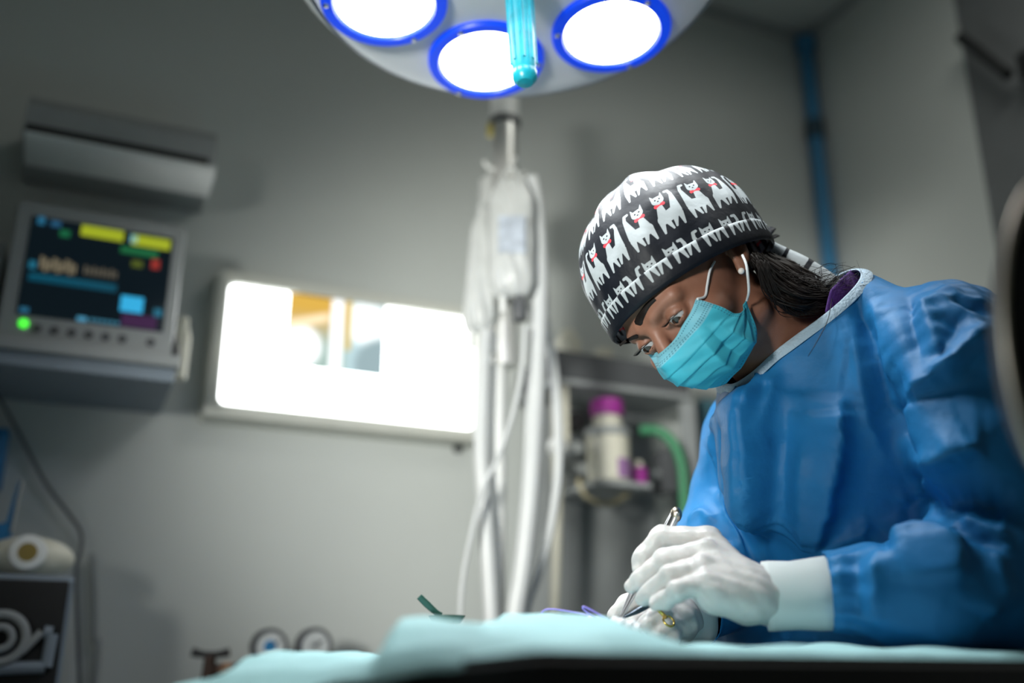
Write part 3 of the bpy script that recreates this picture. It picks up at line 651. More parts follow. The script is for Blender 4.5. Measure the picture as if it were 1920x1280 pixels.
def grid(lo, hi, h):
    xs, ys, zs = [np.arange(lo[i], hi[i]+h, h) for i in range(3)]
    return xs, ys, zs, (xs[:, None, None].astype(np.float32), ys[None, :, None].astype(np.float32), zs[None, None, :].astype(np.float32))
def normals(V, Q):
    n = np.zeros_like(V); fn = np.cross(V[Q[:, 2]]-V[Q[:, 0]], V[Q[:, 3]]-V[Q[:, 1]])
    for i in range(4): np.add.at(n, Q[:, i], fn)
    return n/(np.linalg.norm(n, axis=1, keepdims=True)+1e-12)
def relax(V, Q, it=2, lam=.5):
    for _ in range(it):
        a = np.zeros_like(V); c = np.zeros(len(V))
        for i in range(4):
            j = (i+1) % 4
            np.add.at(a, Q[:, i], V[Q[:, j]]); np.add.at(c, Q[:, i], 1); np.add.at(a, Q[:, j], V[Q[:, i]]); np.add.at(c, Q[:, j], 1)
        V = V+(a/np.maximum(c, 1)[:, None]-V)*lam
    return V
def compact(V, Q):
    u = np.unique(Q); mp = np.full(len(V), -1); mp[u] = np.arange(len(u)); return V[u], mp[Q]
def npmesh(name, V, Q, m, parent, angle=0, label=None, uv=None):
    me = bpy.data.meshes.new(name); me.vertices.add(len(V)); me.vertices.foreach_set('co', V.astype(np.float32).ravel())
    me.loops.add(len(Q)*4); me.loops.foreach_set('vertex_index', Q.astype(np.int32).ravel())
    me.polygons.add(len(Q)); me.polygons.foreach_set('loop_start', np.arange(0, len(Q)*4, 4, dtype=np.int32))
    me.update(calc_edges=True)
    if uv is not None:
        l = me.uv_layers.new(name='UVMap'); l.data.foreach_set('uv', uv[Q.ravel()].astype(np.float32).ravel())
    return link(name, me, m, parent, True, angle, label)
def to_px(V):
    D = V - np.array([0, 0, CZ]); y = D[:, 1]*CP+D[:, 2]*SP; z = -D[:, 1]*SP+D[:, 2]*CP
    return 960+F*D[:, 0]/y, 640-F*z/y, y

# ---------------------------------------------------------------- the person: head frame
HB = np.array
def cdir(v): return W3(c2w(v))
HU = cdir((-.69, .12, .715)); HU /= np.linalg.norm(HU)
HF = cdir((-.60, -.65, -.47)); HF -= HU*(HF@HU); HF /= np.linalg.norm(HF)
HR = np.cross(HF, HU)                                                          # the person's right
HS = .93
H0 = PP(1334, 550, 1.15) + HF*.020 + HU*.008
def hp(x, y, z): return H0 + (HR*x + HF*y + HU*z)*HS                                # head coordinates: right, forward, up
def to_head(X):
    D = [X[i]-H0[i] for i in range(3)]
    return [(D[0]*A[0]+D[1]*A[1]+D[2]*A[2])/HS for A in (HR, HF, HU)]
NB = PP(1540, 650, 1.19)                                                       # base of the neck
def head_sdf(X):
    f = ellip(X, (0, -.012, .045), (.074, .097, .083))
    f = smin(f, ellip(X, (0, .040, .035), (.062, .060, .062)), .03)           # forehead
    f = smin(f, ellip(X, (0, .034, -.026), (.057, .058, .060)), .03)          # face
    f = smin(f, capsule(X, (-.048, .000, -.060), (-.012, .068, -.078), .014, .010), .022)   # jaw
    f = smin(f, capsule(X, (.048, .000, -.060), (.012, .068, -.078), .014, .010), .022)
    f = smin(f, ellip(X, (0, .074, -.074), (.016, .011, .011)), .02)           # chin
    for s in (-1, 1):
        f = smin(f, ellip(X, (s*.047, .062, -.026), (.020, .026, .018)), .02)  # cheekbones
        f = smin(f, capsule(X, (s*.014, .0985, .016), (s*.044, .084, .018), .0085, .009), .012)   # brow
        f = smax(f, -ellip(X, (s*.0325, .105, -.001), (.0185, .0165, .0130)), .010)   # eye socket
    f = smin(f, capsule(X, (0, .097, .012), (0, .115, -.036), .0075, .0100), .010)    # nose
    f = smin(f, ball(X, (0, .115, -.038), .0115), .008)
    for s in (-1, 1):
        f = smin(f, ellip(X, (s*.013, .110, -.044), (.008, .012, .008)), .008)
    f = smin(f, ellip(X, (0, .098, -.062), (.024, .012, .013)), .014)          # mouth under the mask
    for s in (-1, 1):                                                          # eyelids: shell round the eyeball, almond opening
        e = (s*.0325, .0865, 0.0); lid = ball(X, e, .0142)
        xx = (X[0]-s*.0325)/.0138; zz = (X[2]+.0026)
        open_ = np.abs(zz) - .0038*np.clip(1-xx*xx, 0, 1)
        cut = np.maximum(np.maximum(open_, .0905-X[1]), ball(X, e, .024))
        lid = smax(lid, -cut, .0012)
        f = smin(f, lid, .0035)
        f = smax(f, -np.maximum(open_, .088-X[1])+ball(X, e, .0155)*0 - .0, .0012) if False else f
        # ear: tilted back, lobe low in front
        ey, ez = X[1]+.017, X[2]-.004; ca, sa = math.cos(.62), math.sin(.62); Ye = [X[0], ey*ca+ez*sa, -ey*sa+ez*ca]
        f = smin(f, ellip(Ye, (s*.076, 0, .004), (.007, .016, .026)), .006)
        f = smin(f, ellip(Ye, (s*.0765, .004, -.023), (.0055, .0080, .012)), .005)
        f = smax(f, -ellip(Ye, (s*.084, .004, .002), (.008, .007, .014)), .004)
    return f
SC = 1/1.0
# body pieces, in world space: (a, b, ra, rb)
def gown_caps():
    return [
     (PP(1418, 815, 1.27), PP(1560, 690, 1.18), .060, .070),
     (PP(1560, 690, 1.18), PP(1772, 652, 1.05), .070, .066),
     (PP(1465, 745, 1.155), PP(1585, 610, 1.135), .066, .062),
     (PP(1545, 790, 1.19), PP(1590, 1180, 1.21), .105, .130),
     (PP(1450, 870, 1.25), PP(1470, 1180, 1.25), .078, .090),
     (PP(1670, 780, 1.12), PP(1690, 1180, 1.13), .090, .105),
    ]
ARM_L = [(PP(1775, 655, 1.04), .066), (PP(1842, 830, .99), .068), (PP(1890, 1075, .955), .070), (PP(1730, 1105, .945), .060), (PP(1556, 1112, .96), .036)]
ARM_R = [(PP(1415, 830, 1.28), .058), (PP(1375, 930, 1.26), .046), (PP(1352, 1010, 1.23), .050), (PP(1325, 1110, 1.16), .046), (PP(1300, 1160, 1.105), .034)]
PEL = PP(1590, 1200, 1.23)
HEM = np.array([PEL[0]+.0, PEL[1]+.02, .48])
def gown_sdf(X, off=0.0):
    f = None
    for a, b, ra, rb in gown_caps():
        c = capsule(X, a, b, ra, rb); f = c if f is None else smin(f, c, .045)
    f = smin(f, ellip(X, PP(1505, 880, 1.12), (.075, .07, .075)), .05)
    f = smin(f, capsule(X, PEL, HEM, .145, .185), .06)
    for arm in (ARM_L, ARM_R):
        for (a, ra), (b, rb) in zip(arm, arm[1:]):
            f = smin(f, capsule(X, a, b, ra, rb), .022)
    return f + off
def body_rest(X):
    f = capsule(X, hp(0, -.030, -.050), NB, .050, .056)
    f = smin(f, capsule(X, hp(0, .005, -.060), PP(1480, 690, 1.17), .036, .05), .03)
    f = smin(f, capsule(X, NB, PP(1740, 690, 1.07), .052, .034), .04)
    f = smin(f, capsule(X, NB, PP(1430, 830, 1.26), .052, .042), .04)
    f = smin(f, capsule(X, PP(1550, 790, 1.19), PEL, .095, .11), .05)
    for arm in (ARM_L, ARM_R):
        for (a, ra), (b, rb) in zip(arm, arm[1:]):
            f = smin(f, capsule(X, a, b, min(.036, ra*.52), min(.036, rb*.52)), .015)
    for s in (-1, 1):
        hip = PEL+np.array([s*.085, 0, -.05]); kn = np.array([PEL[0]+s*.10, PEL[1]-.01, .48]); an = np.array([PEL[0]+s*.11, PEL[1]+.02, .09])
        f = smin(f, capsule(X, hip, kn, .085, .055), .04); f = smin(f, capsule(X, kn, an, .055, .036), .02)
    return f

skin = bpy.data.materials.new('skin'); nt, N, L, B = nodes_of(skin)
B.inputs['Roughness'].default_value = .5; B.inputs['Subsurface Weight'].default_value = .12; B.inputs['Subsurface Radius'].default_value = (.012, .005, .003)
B.inputs['Subsurface Scale'].default_value = .5
tc = N.new('ShaderNodeTexCoord'); nz = N.new('ShaderNodeTexNoise'); nz.inputs['Scale'].default_value = 35; nz.inputs['Detail'].default_value = 5; L.new(tc.outputs['Object'], nz.inputs['Vector'])
E.nt = nt; L.new(mix(nt, E(nz.outputs['Fac']).ss(.3, .7), (.24, .108, .068), (.30, .14, .092)), B.inputs['Base Color'])
n2 = N.new('ShaderNodeTexNoise'); n2.inputs['Scale'].default_value = 900; L.new(tc.outputs['Object'], n2.inputs['Vector'])
bp = N.new('ShaderNodeBump'); bp.inputs['Strength'].default_value = .12; bp.inputs['Distance'].default_value = .001; L.new(n2.outputs['Fac'], bp.inputs['Height']); L.new(bp.outputs['Normal'], B.inputs['Normal'])

person = thing('person', 'person in blue surgical gown, cat print cap and turquoise mask bending over the table', 'person', (PEL[0], PEL[1], 0.0))
# one continuous body: fine cells round the head, coarse below
hc = np.array([hp(0, .02, 0)[i] for i in range(3)])
def axis_cells(lo, f0, f1, hi, hf, hcs):
    return np.concatenate([np.arange(lo, f0-hcs/2, hcs), np.arange(f0, f1, hf), np.arange(f1, hi, hcs)])
xs = axis_cells(PEL[0]-.35, hc[0]-.16, hc[0]+.16, PEL[0]+.36, .0019, .009)
ys = axis_cells(.86, hc[1]-.15, hc[1]+.15, 1.62, .0019, .009)
zs = axis_cells(.03, hc[2]-.15, hc[2]+.15, 1.6, .0019, .009)
X = (xs[:, None, None].astype(np.float32), ys[None, :, None].astype(np.float32), zs[None, None, :].astype(np.float32))
fb = body_rest(X).astype(np.float32)
def sub(ax_, c, r): return slice(int(np.searchsorted(ax_, c-r)), int(np.searchsorted(ax_, c+r)))
ss_ = (sub(xs, hc[0], .19), sub(ys, hc[1], .19), sub(zs, hc[2], .19))
Xs = (X[0][ss_[0]], X[1][:, ss_[1]], X[2][:, :, ss_[2]])
fh = head_sdf(to_head(Xs))*HS; fb[ss_] = smin(fb[ss_], fh, .018)
V, Q = surface_nets(fb, xs, ys, zs); del fb, fh
V = relax(V, Q, 1, .3)
npmesh('body', V, Q, skin, person)

# eyes
eye_m = bpy.data.materials.new('eye'); nt, N, L, B = nodes_of(eye_m); E.nt = nt
B.inputs['Roughness'].default_value = .06
uvn = N.new('ShaderNodeUVMap'); sx = N.new('ShaderNodeSeparateXYZ'); L.new(uvn.outputs[0], sx.inputs[0]); r_ = E(sx.outputs[0])
col = mix(nt, r_.ss(.0070, .0062), (.62, .60, .60), (.045, .028, .02)); col = mix(nt, r_.ss(.0030, .0025), col, (.004, .004, .004))
L.new(col, B.inputs['Base Color'])
gaze = HF*.80 - HU*.55 + HR*-.05; gaze /= np.linalg.norm(gaze)
for s in (-1, 1):
    c = hp(s*.0325, .0865, 0); A = axis(c, c+gaze); bm = new(); uvl = bm.loops.layers.uv.new('UVMap'); rings = []; rad = []
    for th in np.linspace(0.02, PI-.02, 40):
        rr_ = .0127*HS*math.sin(th); zz_ = .0127*HS*math.cos(th) + (.0008*max(0, 1-(th/.45)**2))
        rings.append([bm.verts.new(A @ Vector((rr_*math.cos(2*PI*i/36), rr_*math.sin(2*PI*i/36), zz_))) for i in range(36)]); rad.append(rr_ if th < 1.4 else .0125)
    for j in range(39):
        for i in range(36):
            f = bm.faces.new((rings[j][i], rings[j+1][i], rings[j+1][(i+1) % 36], rings[j][(i+1) % 36]))
            for lp, q in zip(f.loops, (j, j+1, j+1, j)): lp[uvl].uv = (rad[q], 0)
    obj('eye', bm, eye_m, person, angle=0)
M['hair'] = mat('hair', (.010, .007, .006), .55, var=.3, scale=80, Specular_IOR_Level=.25)
def hit(px, py, off=0.0):                                                      # first point of the head along a pixel's ray
    d_ = PP(px, py, 1.0); o_ = np.array([0, 0, CZ]); d_ = d_-o_; k = .90
    for _ in range(60):
        q = o_+d_*k; s_ = float(head_sdf([np.float32(x) for x in to_head(q)]))*HS - off
        k += s_*.8
        if abs(s_) < 1e-4: break
        if k > 1.25: k = 1.10; break
    return o_+d_*k
for pts_ in ([(1196, 609), (1199, 598), (1206, 585), (1215, 572), (1228, 560)], [(1197, 630), (1189, 632), (1180, 636), (1170, 641), (1162, 648)]):
    bm = new(); c_ = smooth_path([(x, y, 0) for x, y in pts_], 5); rows = []
    for i, q in enumerate(c_):
        tg = (c_[min(i+1, len(c_)-1)]-c_[max(i-1, 0)]).normalized(); sd = Vector((tg.y, -tg.x, 0)); e_ = i/(len(c_)-1)
        hw = (8.5 if pts_[0][1] < 620 else 4.5)*min(1, .6+e_*4)*(1-.55*e_)
        rows.append([Vector(hit(q.x+sd.x*hw*k, q.y+sd.y*hw*k, .0003+.0013*(1-k*k))) for k in (-1, -.5, 0, .5, 1)])
    add_grid(bm, rows); obj('eyebrow', bm, M['hair'], person)
for s in (-1, 1):
    bm = new()
    for i in range(26):                                                        # upper lashes
        q = i/25*2-1; x = s*.0325+.0128*q; zl = .0012*(1-q*q)-.0004
        r2 = .0146; yy = .0865+math.sqrt(max(1e-6, r2*r2-(x-s*.0325)**2-zl*zl))
        a = hp(x, yy-.0006, zl); b_ = hp(x+.0035*q, yy+.0050, zl-.0005); c3 = hp(x+.0055*q, yy+.0085, zl+.0022)
        add_tube(bm, [Vector(a), Vector(b_), Vector(c3)], [.00032, .00024, .00008], n=5, sub=3)
    obj('eyelash', bm, M['hair'], person)

# ---------------------------------------------------------------- cap with a cat print
capm = bpy.data.materials.new('cat_print'); nt, N, L, B = nodes_of(capm); E.nt = nt
B.inputs['Roughness'].default_value = .5; B.inputs['Specular IOR Level'].default_value = .18
uvn = N.new('ShaderNodeUVMap'); sx = N.new('ShaderNodeSeparateXYZ'); L.new(uvn.outputs[0], sx.inputs[0]); u, v = E(sx.outputs[0]), E(sx.outputs[1])
TW, TH = .0335, .0600                                                          # metres per cat
row = (v/TH).floor(); cv = (v/TH).fract()
cu0 = u/TW + (row*.37).fract()*1.0; colm = cu0.floor(); cu = cu0.fract()-.5
par = ((colm*.5).fract()).gt(.25); sgn = par*2.0-1.0; x_ = cu*sgn; y_ = cv*(TH/TW)
cv2 = N.new('ShaderNodeCombineXYZ'); L.new(x_.k, cv2.inputs[0]); L.new(y_.k, cv2.inputs[1]); pv = cv2.outputs[0]
def vm(op, a, b=None, sc=None):
    n = N.new('ShaderNodeVectorMath'); n.operation = op
    for i, q in enumerate((a, b)):
        if q is None: continue
        if isinstance(q, (tuple, list)): n.inputs[i].default_value = (*q, 0)[:3]
        else: L.new(q, n.inputs[i])
    if sc is not None: L.new(sc, n.inputs['Scale'])
    return n.outputs['Value' if op in ('DOT_PRODUCT', 'LENGTH') else 'Vector']
def seg(a, b, ra, rb):
    d = (b[0]-a[0], b[1]-a[1], 0); l2 = d[0]**2+d[1]**2
    pa = vm('SUBTRACT', pv, a); h = (E(vm('DOT_PRODUCT', pa, d))/l2).clamp()
    return E(vm('LENGTH', vm('SUBTRACT', pa, vm('SCALE', d, None, h.k)))) - (h*(rb-ra)+ra)
cat = seg((-.20, .66), (.22, .62), .21, .19)
for q in (((-.24, .72), (-.33, 1.35), .17, .055), ((-.33, 1.35), (-.29, 1.52), .055, .05), ((-.29, 1.52), (-.19, 1.53), .05, .045), ((.20, .70), (.16, 1.12), .17, .085),
          ((-.31, .54), (-.31, .16), .095, .032), ((-.14, .54), (-.05, .20), .095, .032), ((.14, .52), (.06, .18), .085, .030), ((.31, .54), (.36, .17), .095, .032),
          ((.07, 1.33), (.19, 1.33), .145, .145), ((-.01, 1.40), (-.05, 1.57), .065, .008), ((.27, 1.40), (.32, 1.57), .065, .008)):
    cat = cat.min(seg(*q))
bow = seg((.02, 1.13), (.14, 1.13), .060, .018).min(seg((.14, 1.13), (.27, 1.13), .018, .060))
eyes = seg((.055, 1.36), (.056, 1.36), .027, .027).min(seg((.205, 1.36), (.206, 1.36), .027, .027)).min(seg((.125, 1.28), (.14, 1.28), .02, .02))
col = mix(nt, cat.ss(.015, -.01), (.008, .010, .015), (.37, .41, .43))
col = mix(nt, bow.ss(.012, -.008), col, (.75, .05, .07)); col = mix(nt, eyes.ss(.012, -.008), col, (.01, .012, .018))
L.new(col, B.inputs['Base Color'])
nz = N.new('ShaderNodeTexNoise'); nz.inputs['Scale'].default_value = 60; nz.inputs['Detail'].default_value = 3; tc = N.new('ShaderNodeTexCoord'); L.new(tc.outputs['Object'], nz.inputs['Vector'])
bp = N.new('ShaderNodeBump'); bp.inputs['Strength'].default_value = .25; bp.inputs['Distance'].default_value = .004; L.new(nz.outputs['Fac'], bp.inputs['Height']); L.new(bp.outputs['Normal'], B.inputs['Normal'])

CC = PP(1296, 545, 1.15)                                                       # centre of the brim
CR_ = -HR; CB = -HF*math.cos(.245)-HU*math.sin(.245); HUc = HU*math.cos(.245)-HF*math.sin(.245)                                                            # back, the person's left
def cap_pt(phi, t):
    # phi: 0 = back, 90 = the person's left; t: 0 brim .. 1 crown
    s = min(1.0, t); hgt = .146
    a = s*PI/2
    ro = max(0, math.cos(a))**.58; up = math.sin(a)**.95
    bx = .124 if math.cos(phi) > 0 else .113; by = .095
    cb = max(0, math.cos(phi))
    puff = 1 + .075*math.sin(PI*min(1, s*1.25)) + .05*cb*math.sin(PI*min(1, s*1.3))
    wr = 1 + (.012*math.sin(5*phi+3*s)+.010*math.sin(11*phi-9*s+1)+.006*math.sin(17*phi+20*s))*min(1, s*4)*(1-s*.5)
    sw = lambda x: (abs(math.sin(x))-.64)                                      # sharp creases
    wr += .020*sw(2.6*phi+6*s+.4)*min(1, s*3)*(1-s*.6) + .012*sw(4.3*phi-8*s+1.3)*min(1, s*3)*(1-s)
    gath = .016*math.sin(22*phi)*math.exp(-((s-.20)/.18)**2)*cb**1.5
    q = ro*(puff*wr+gath)
    lean = .014*up                                                             # the fullness sits towards the back
    return CC + CB*(bx*q*math.cos(phi)+lean) + CR_*(by*q*math.sin(phi)) + HUc*(hgt*up*(1+.03*math.sin(3*phi+1)*s+.02*math.sin(7*phi)*s))
NP, NT = 260, 120
BAND = .20
V = []; UV = []
for j in range(NT+1):
    t_ = (j/NT)**1.05*.985; acc = 0
    for i in range(NP+1):
        phi = 2*PI*i/NP; V.append(cap_pt(phi, t_))
V = np.array(V).reshape(NT+1, NP+1, 3)
dv = np.linalg.norm(np.diff(V, axis=0), axis=2).mean(1); vv_ = np.concatenate([[0], np.cumsum(dv)])
uu = np.linspace(-PI, PI, NP+1)*.098
UV = np.stack(np.broadcast_arrays(uu[None, :]*(1-.30*np.linspace(0, 1, NT+1)[:, None]**2), vv_[:, None]), 2)
ii = np.arange((NT+1)*(NP+1)).reshape(NT+1, NP+1)
Q = np.stack([ii[:-1, :-1], ii[:-1, 1:], ii[1:, 1:], ii[1:, :-1]], 2).reshape(-1, 4)
cap_o = npmesh('surgical_cap', V.reshape(-1, 3), Q, capm, person, uv=UV.reshape(-1, 2)+np.array([.004, .020]), label='black cap printed with white cats')
# folded band round the brim
rows = []; uvr = []
prof = [(-.001, -.004), (.0018, -.003), (.0030, 0), (.0022, .008), (.0022, .0145), (.0020, .0175), (.0008, .0185), (-.0015, .0180)]
for k, (o_, h_) in enumerate(prof):
    for i in range(NP+1):
        phi = 2*PI*i/NP; tt = max(0, h_)/.148*.70
        p = cap_pt(phi, tt); d = CB*math.cos(phi)/.105+CR_*math.sin(phi)/.09; d = d/np.linalg.norm(d)
        rows.append(p+d*o_ + HUc*min(0, h_)); uvr.append((uu[i]+.013, h_*1.0-.0015))
ii = np.arange(len(prof)*(NP+1)).reshape(len(prof), NP+1); Q = np.stack([ii[:-1, :-1], ii[:-1, 1:], ii[1:, 1:], ii[1:, :-1]], 2).reshape(-1, 4)
npmesh('cap_band', np.array(rows), Q, capm, cap_o, uv=np.array(uvr))
kb = cap_pt(.35, .05)
bm = new(); 
for d_, l_ in (((.9, .35, .5), .022), ((.7, -.1, .8), .018), ((.95, .5, .1), .016)):
    dr = CB*d_[0]+CR_*d_[1]*.5+HU*d_[2]; e_ = Vector(kb+dr*l_); s_ = Vector(HR*.007+HU*.004)
    add_grid(bm, [[Vector(kb)-s_*.5, Vector(kb)+s_*.5], [e_-s_*1.3+Vector(HF)*.003, e_+s_*1.3], [e_+Vector(dr)*.004-s_*.2, e_+Vector(dr)*.004+s_*.6]])
bm2 = obj('cap_knot', bm, capm, cap_o)
sol = bm2.modifiers.new('thick', 'SOLIDIFY'); sol.thickness = .0012
bm = new(); uvl = bm.loops.layers.uv.new('UVMap')
tp = smooth_path([P(1436, 462, 1.185), P(1470, 478, 1.18), P(1510, 497, 1.165), P(1556, 527, 1.15), P(1580, 548, 1.15)], 8); rows = []
for i, p in enumerate(tp):
    tg = (tp[min(i+1, len(tp)-1)]-tp[max(0, i-1)]).normalized(); vw = (p-Vector((0, 0, CZ))).normalized(); sd = tg.cross(vw).normalized()
    rows.append([bm.verts.new(p+sd*.0085*k - vw*(.003*(1-k*k))) for k in (-1, -.5, 0, .5, 1)])
for i in range(len(rows)-1):
    for k in range(4):
        f = bm.faces.new((rows[i][k], rows[i][k+1], rows[i+1][k+1], rows[i+1][k]))
        for lp, (a, b_) in zip(f.loops, ((i, k), (i, k+1), (i+1, k+1), (i+1, k))): lp[uvl].uv = (a*.004, .008+b_*.004)
me = bpy.data.meshes.new('cap_tie'); bm.to_mesh(me); bm.free(); o = link('cap_tie', me, capm, cap_o, angle=0)
sol = o.modifiers.new('thick', 'SOLIDIFY'); sol.thickness = .0015

# ---------------------------------------------------------------- hair below the cap
bm = new()
def strand(pts, r): add_tube(bm, pts, r, n=5, sub=5)
for i in range(620):
    a = random.random(); b_ = random.random(); j = lambda s: random.uniform(-s, s)
    st = P(1412+36*a+j(6), 476+16*b_+j(5), 1.085+.10*a+j(.008))
    mid = P(1446+44*a+j(7), 512+40*b_-22*a+j(5), 1.085+.09*a+j(.01)); m2 = P(1496+34*a+j(8), 548+30*b_-34*a+j(5), 1.085+.08*a+j(.01)); en = P(1550+j(24), 556+16*b_-14*a+j(10), 1.11+.06*a+j(.008))
    strand([st, mid, m2, en], [.0011, .0013, .0010, .0003])
for i in range(34):                                                            # wisps
    a = random.random(); j = lambda s: random.uniform(-s, s)
    st = P(1450+90*a, 505+42*a+j(6), 1.11+j(.02)); m = P(1490+80*a+j(18), 520+26*a+j(12), 1.11+j(.02)); e_ = P(1530+70*a+j(30), 512+j(20)+8*a, 1.10+j(.03)); e2 = P(1556+60*a+j(25), 508+j(26), 1.10+j(.03))
    strand([st, m, e_, e2], [.00045, .0003, .00025, .0001])
for i in range(40):                                                            # temple and nape
    a = random.random(); j = lambda s: random.uniform(-s, s)
    strand([P(1418+24*a, 492+j(5), 1.075), P(1440+26*a+j(8), 545+j(10), 1.08), P(1470+40*a+j(16), 578+j(16), 1.09), P(1530+20*a+j(20), 578+j(14), 1.09)], [.0009, .0007, .0004, .0001])
strand([P(1560, 560, 1.09), P(1552, 600, 1.05), P(1532, 640, 1.035), P(1515, 668, 1.03)], [.0004, .0005, .0003])
obj('hair', bm, M['hair'], person, angle=0)
# pearl stud
ec = Vector(hit(1390, 508, .002))
bm = new(); add_sphere(bm, ec, .0036, None, 20, 14); obj('earring', bm, mat('pearl', (.85, .82, .78), .15), person, angle=0)

# ---------------------------------------------------------------- mask
maskm = bpy.data.materials.new('mask_fabric'); nt, N, L, B = nodes_of(maskm); E.nt = nt
B.inputs['Roughness'].default_value = .6
uvn = N.new('ShaderNodeUVMap'); sx = N.new('ShaderNodeSeparateXYZ'); L.new(uvn.outputs[0], sx.inputs[0]); u, v = E(sx.outputs[0]), E(sx.outputs[1])
gx, gy = (u*52.0).fract()-.5, (v*34.0).fract()-.5
dot = (gx*gx+gy*gy).sqrt().ss(.34, .24)
def inb(e, a, b_): return e.gt(a)*e.lt(b_)
bands = (inb(v, .03, .059)+inb(v, .118, .177)).min(1.0)
bands = bands.max(inb((u-.5).abs(), .465, .5)*v.gt(.05)).max(inb((u-.5).abs(), .44, .5)*v.lt(.18)).max(inb(v, .941, .97))
pale = v.lt(.19)*(.55)
col = mix(nt, pale, (.075, .62, .78), (.42, .74, .85)); col = mix(nt, dot*bands*.85, col, (.04, .25, .36))
L.new(col, B.inputs['Base Color'])
B.inputs['Subsurface Weight'].default_value = .0
tl = N.new('ShaderNodeBsdfTranslucent'); L.new(col, tl.inputs[0]); mx = N.new('ShaderNodeMixShader'); mx.inputs[0].default_value = .3
L.new(B.outputs[0], mx.inputs[1]); L.new(tl.outputs[0], mx.inputs[2]); L.new(mx.outputs[0], N['Material Output'].inputs[0])
# control rows across the face (left edge, left cheek, mid line), mirrored; head coordinates
ctrl = [  # v,  edge                 cheek                  front side             middle
 [(-.0620, .080, -.003), (-.050, .092, -.010), (-.026, .101, -.016), (0, .117, -.019)],
 [(-.0655, .070, -.022), (-.056, .092, -.028), (-.032, .112, -.031), (0, .131, -.032)],
 [(-.0680, .059, -.044), (-.058, .086, -.046), (-.034, .111, -.049), (0, .131, -.050)],
 [(-.0680, .047, -.049), (-.058, .074, -.063), (-.034, .102, -.067), (0, .119, -.067)],
 [(-.0680, .036, -.046), (-.056, .059, -.076), (-.031, .083, -.083), (0, .100, -.084)],
 [(-.0670, .025, -.043), (-.054, .042, -.080), (-.028, .060, -.092), (0, .074, -.095)]]
K = np.array([[list(p) for p in r]+[[-q[0]*.90, q[1]-.006, q[2]] for q in r[-2::-1]] for r in ctrl])     # 6 x 7 x 3
def cr(Pn, t):
    n = Pn.shape[0]-1; x = np.clip(t*n, 0, n-1e-6); i = int(x); f_ = x-i
    g = lambda k: Pn[k] if 0 <= k <= n else (2*Pn[0]-Pn[1] if k < 0 else 2*Pn[n]-Pn[n-1])
    a, b_, c_, d = g(i-1), g(i), g(i+1), g(i+2)
    return .5*((2*b_)+(c_-a)*f_+(2*a-5*b_+4*c_-d)*f_*f_+(3*b_-a-3*c_+d)*f_**3)
NU, NV = 150, 110; V = []; UV = []
for j in range(NV+1):
    v_ = j/NV; rowK = cr(K, v_)
    for i in range(NU+1):
        u_ = i/NU; V.append(cr(rowK, u_)); UV.append((u_, v_))
V = np.array(V); UV = np.array(UV); VW = np.array([hp(*p) for p in V])
ii = np.arange(len(V)).reshape(NV+1, NU+1); Q = np.stack([ii[:-1, :-1], ii[:-1, 1:], ii[1:, 1:], ii[1:, :-1]], 2).reshape(-1, 4)
n_ = normals(VW, Q); cen = hp(0, 0, -.05); flip = np.sign(((VW-cen)*n_).sum(1).mean()); n_ *= flip
uc = np.abs(UV[:, 0]-.5)*2; vq = UV[:, 1]
disp = np.zeros(len(V))
for c_, a_, ww in ((.34, .0018, .020), (.50, .0022, .022), (.66, .0014, .022), (.80, .0016, .02)):   # pleats
    d = vq-c_-.02*uc; st = np.where(d < 0, np.exp(d/ww*.35), np.exp(-(d/(ww*.35))**2)); disp += a_*st*np.clip(1.02-uc**4, 0, 1)
nzv = lambda s, ph: np.sin(UV[:, 0]*s*1.3+ph+UV[:, 1]*s*.6)*np.sin(UV[:, 1]*s-ph+UV[:, 0]*s*.4)
disp += .0016*nzv(9, .4)+.0010*nzv(19, 1.2)
ang = (UV[:, 0]-.30)*2.2-(UV[:, 1]-.55)*.35
disp += .0070*np.exp(-(np.abs(ang)/.07)**1.1)*np.exp(-((vq-.62)/.25)**2)             # diagonal fold on the near cheek
disp += .0055*np.exp(-(np.abs((UV[:, 0]-.16)*2.4-(UV[:, 1]-.6)*.22)/.05)**1.1)*np.exp(-((vq-.7)/.25)**2)
disp += -.0045*np.exp(-(np.abs(ang+.16)/.07)**1.3)*np.exp(-((vq-.6)/.25)**2)
VW = VW + n_*disp[:, None]
msk = npmesh('face_mask', VW, Q, maskm, person, uv=UV, label='turquoise pleated face mask')
so_ = msk.modifiers.new('thick', 'SOLIDIFY'); so_.thickness = .0009; so_.offset = 1
M['elastic'] = mat('elastic', (.72, .76, .78), .7)
for s in (-1, 1):
    up_a = hp(s*.063, .080, -.004); lo_a = hp(s*.068, .026, -.044)
    if s < 0:
        pts = [Vector(up_a)]+[Vector(hit(x, y, .0016)) for x, y in ((1322, 555), (1326, 535), (1331, 508), (1340, 490))]; obj('ear_loop', add_tube(new(), pts, .0014, n=8), M['elastic'], msk)
        pts = [Vector(lo_a), P(1404, 545, 1.060), P(1402, 515, 1.057), P(1399, 495, 1.060), P(1392, 478, 1.068)]; obj('ear_loop', add_tube(new(), pts, .0014, n=8), M['elastic'], msk)
    else:
        obj('ear_loop', add_tube(new(), [Vector(hp(.054, .070, -.008)), Vector(hp(.066, .045, .0)), Vector(hp(.078, .02, .01)), Vector(hp(.082, -.012, .015)), Vector(hp(.080, -.014, -.02)), Vector(lo_a)], .0014, n=8), M['elastic'], msk)

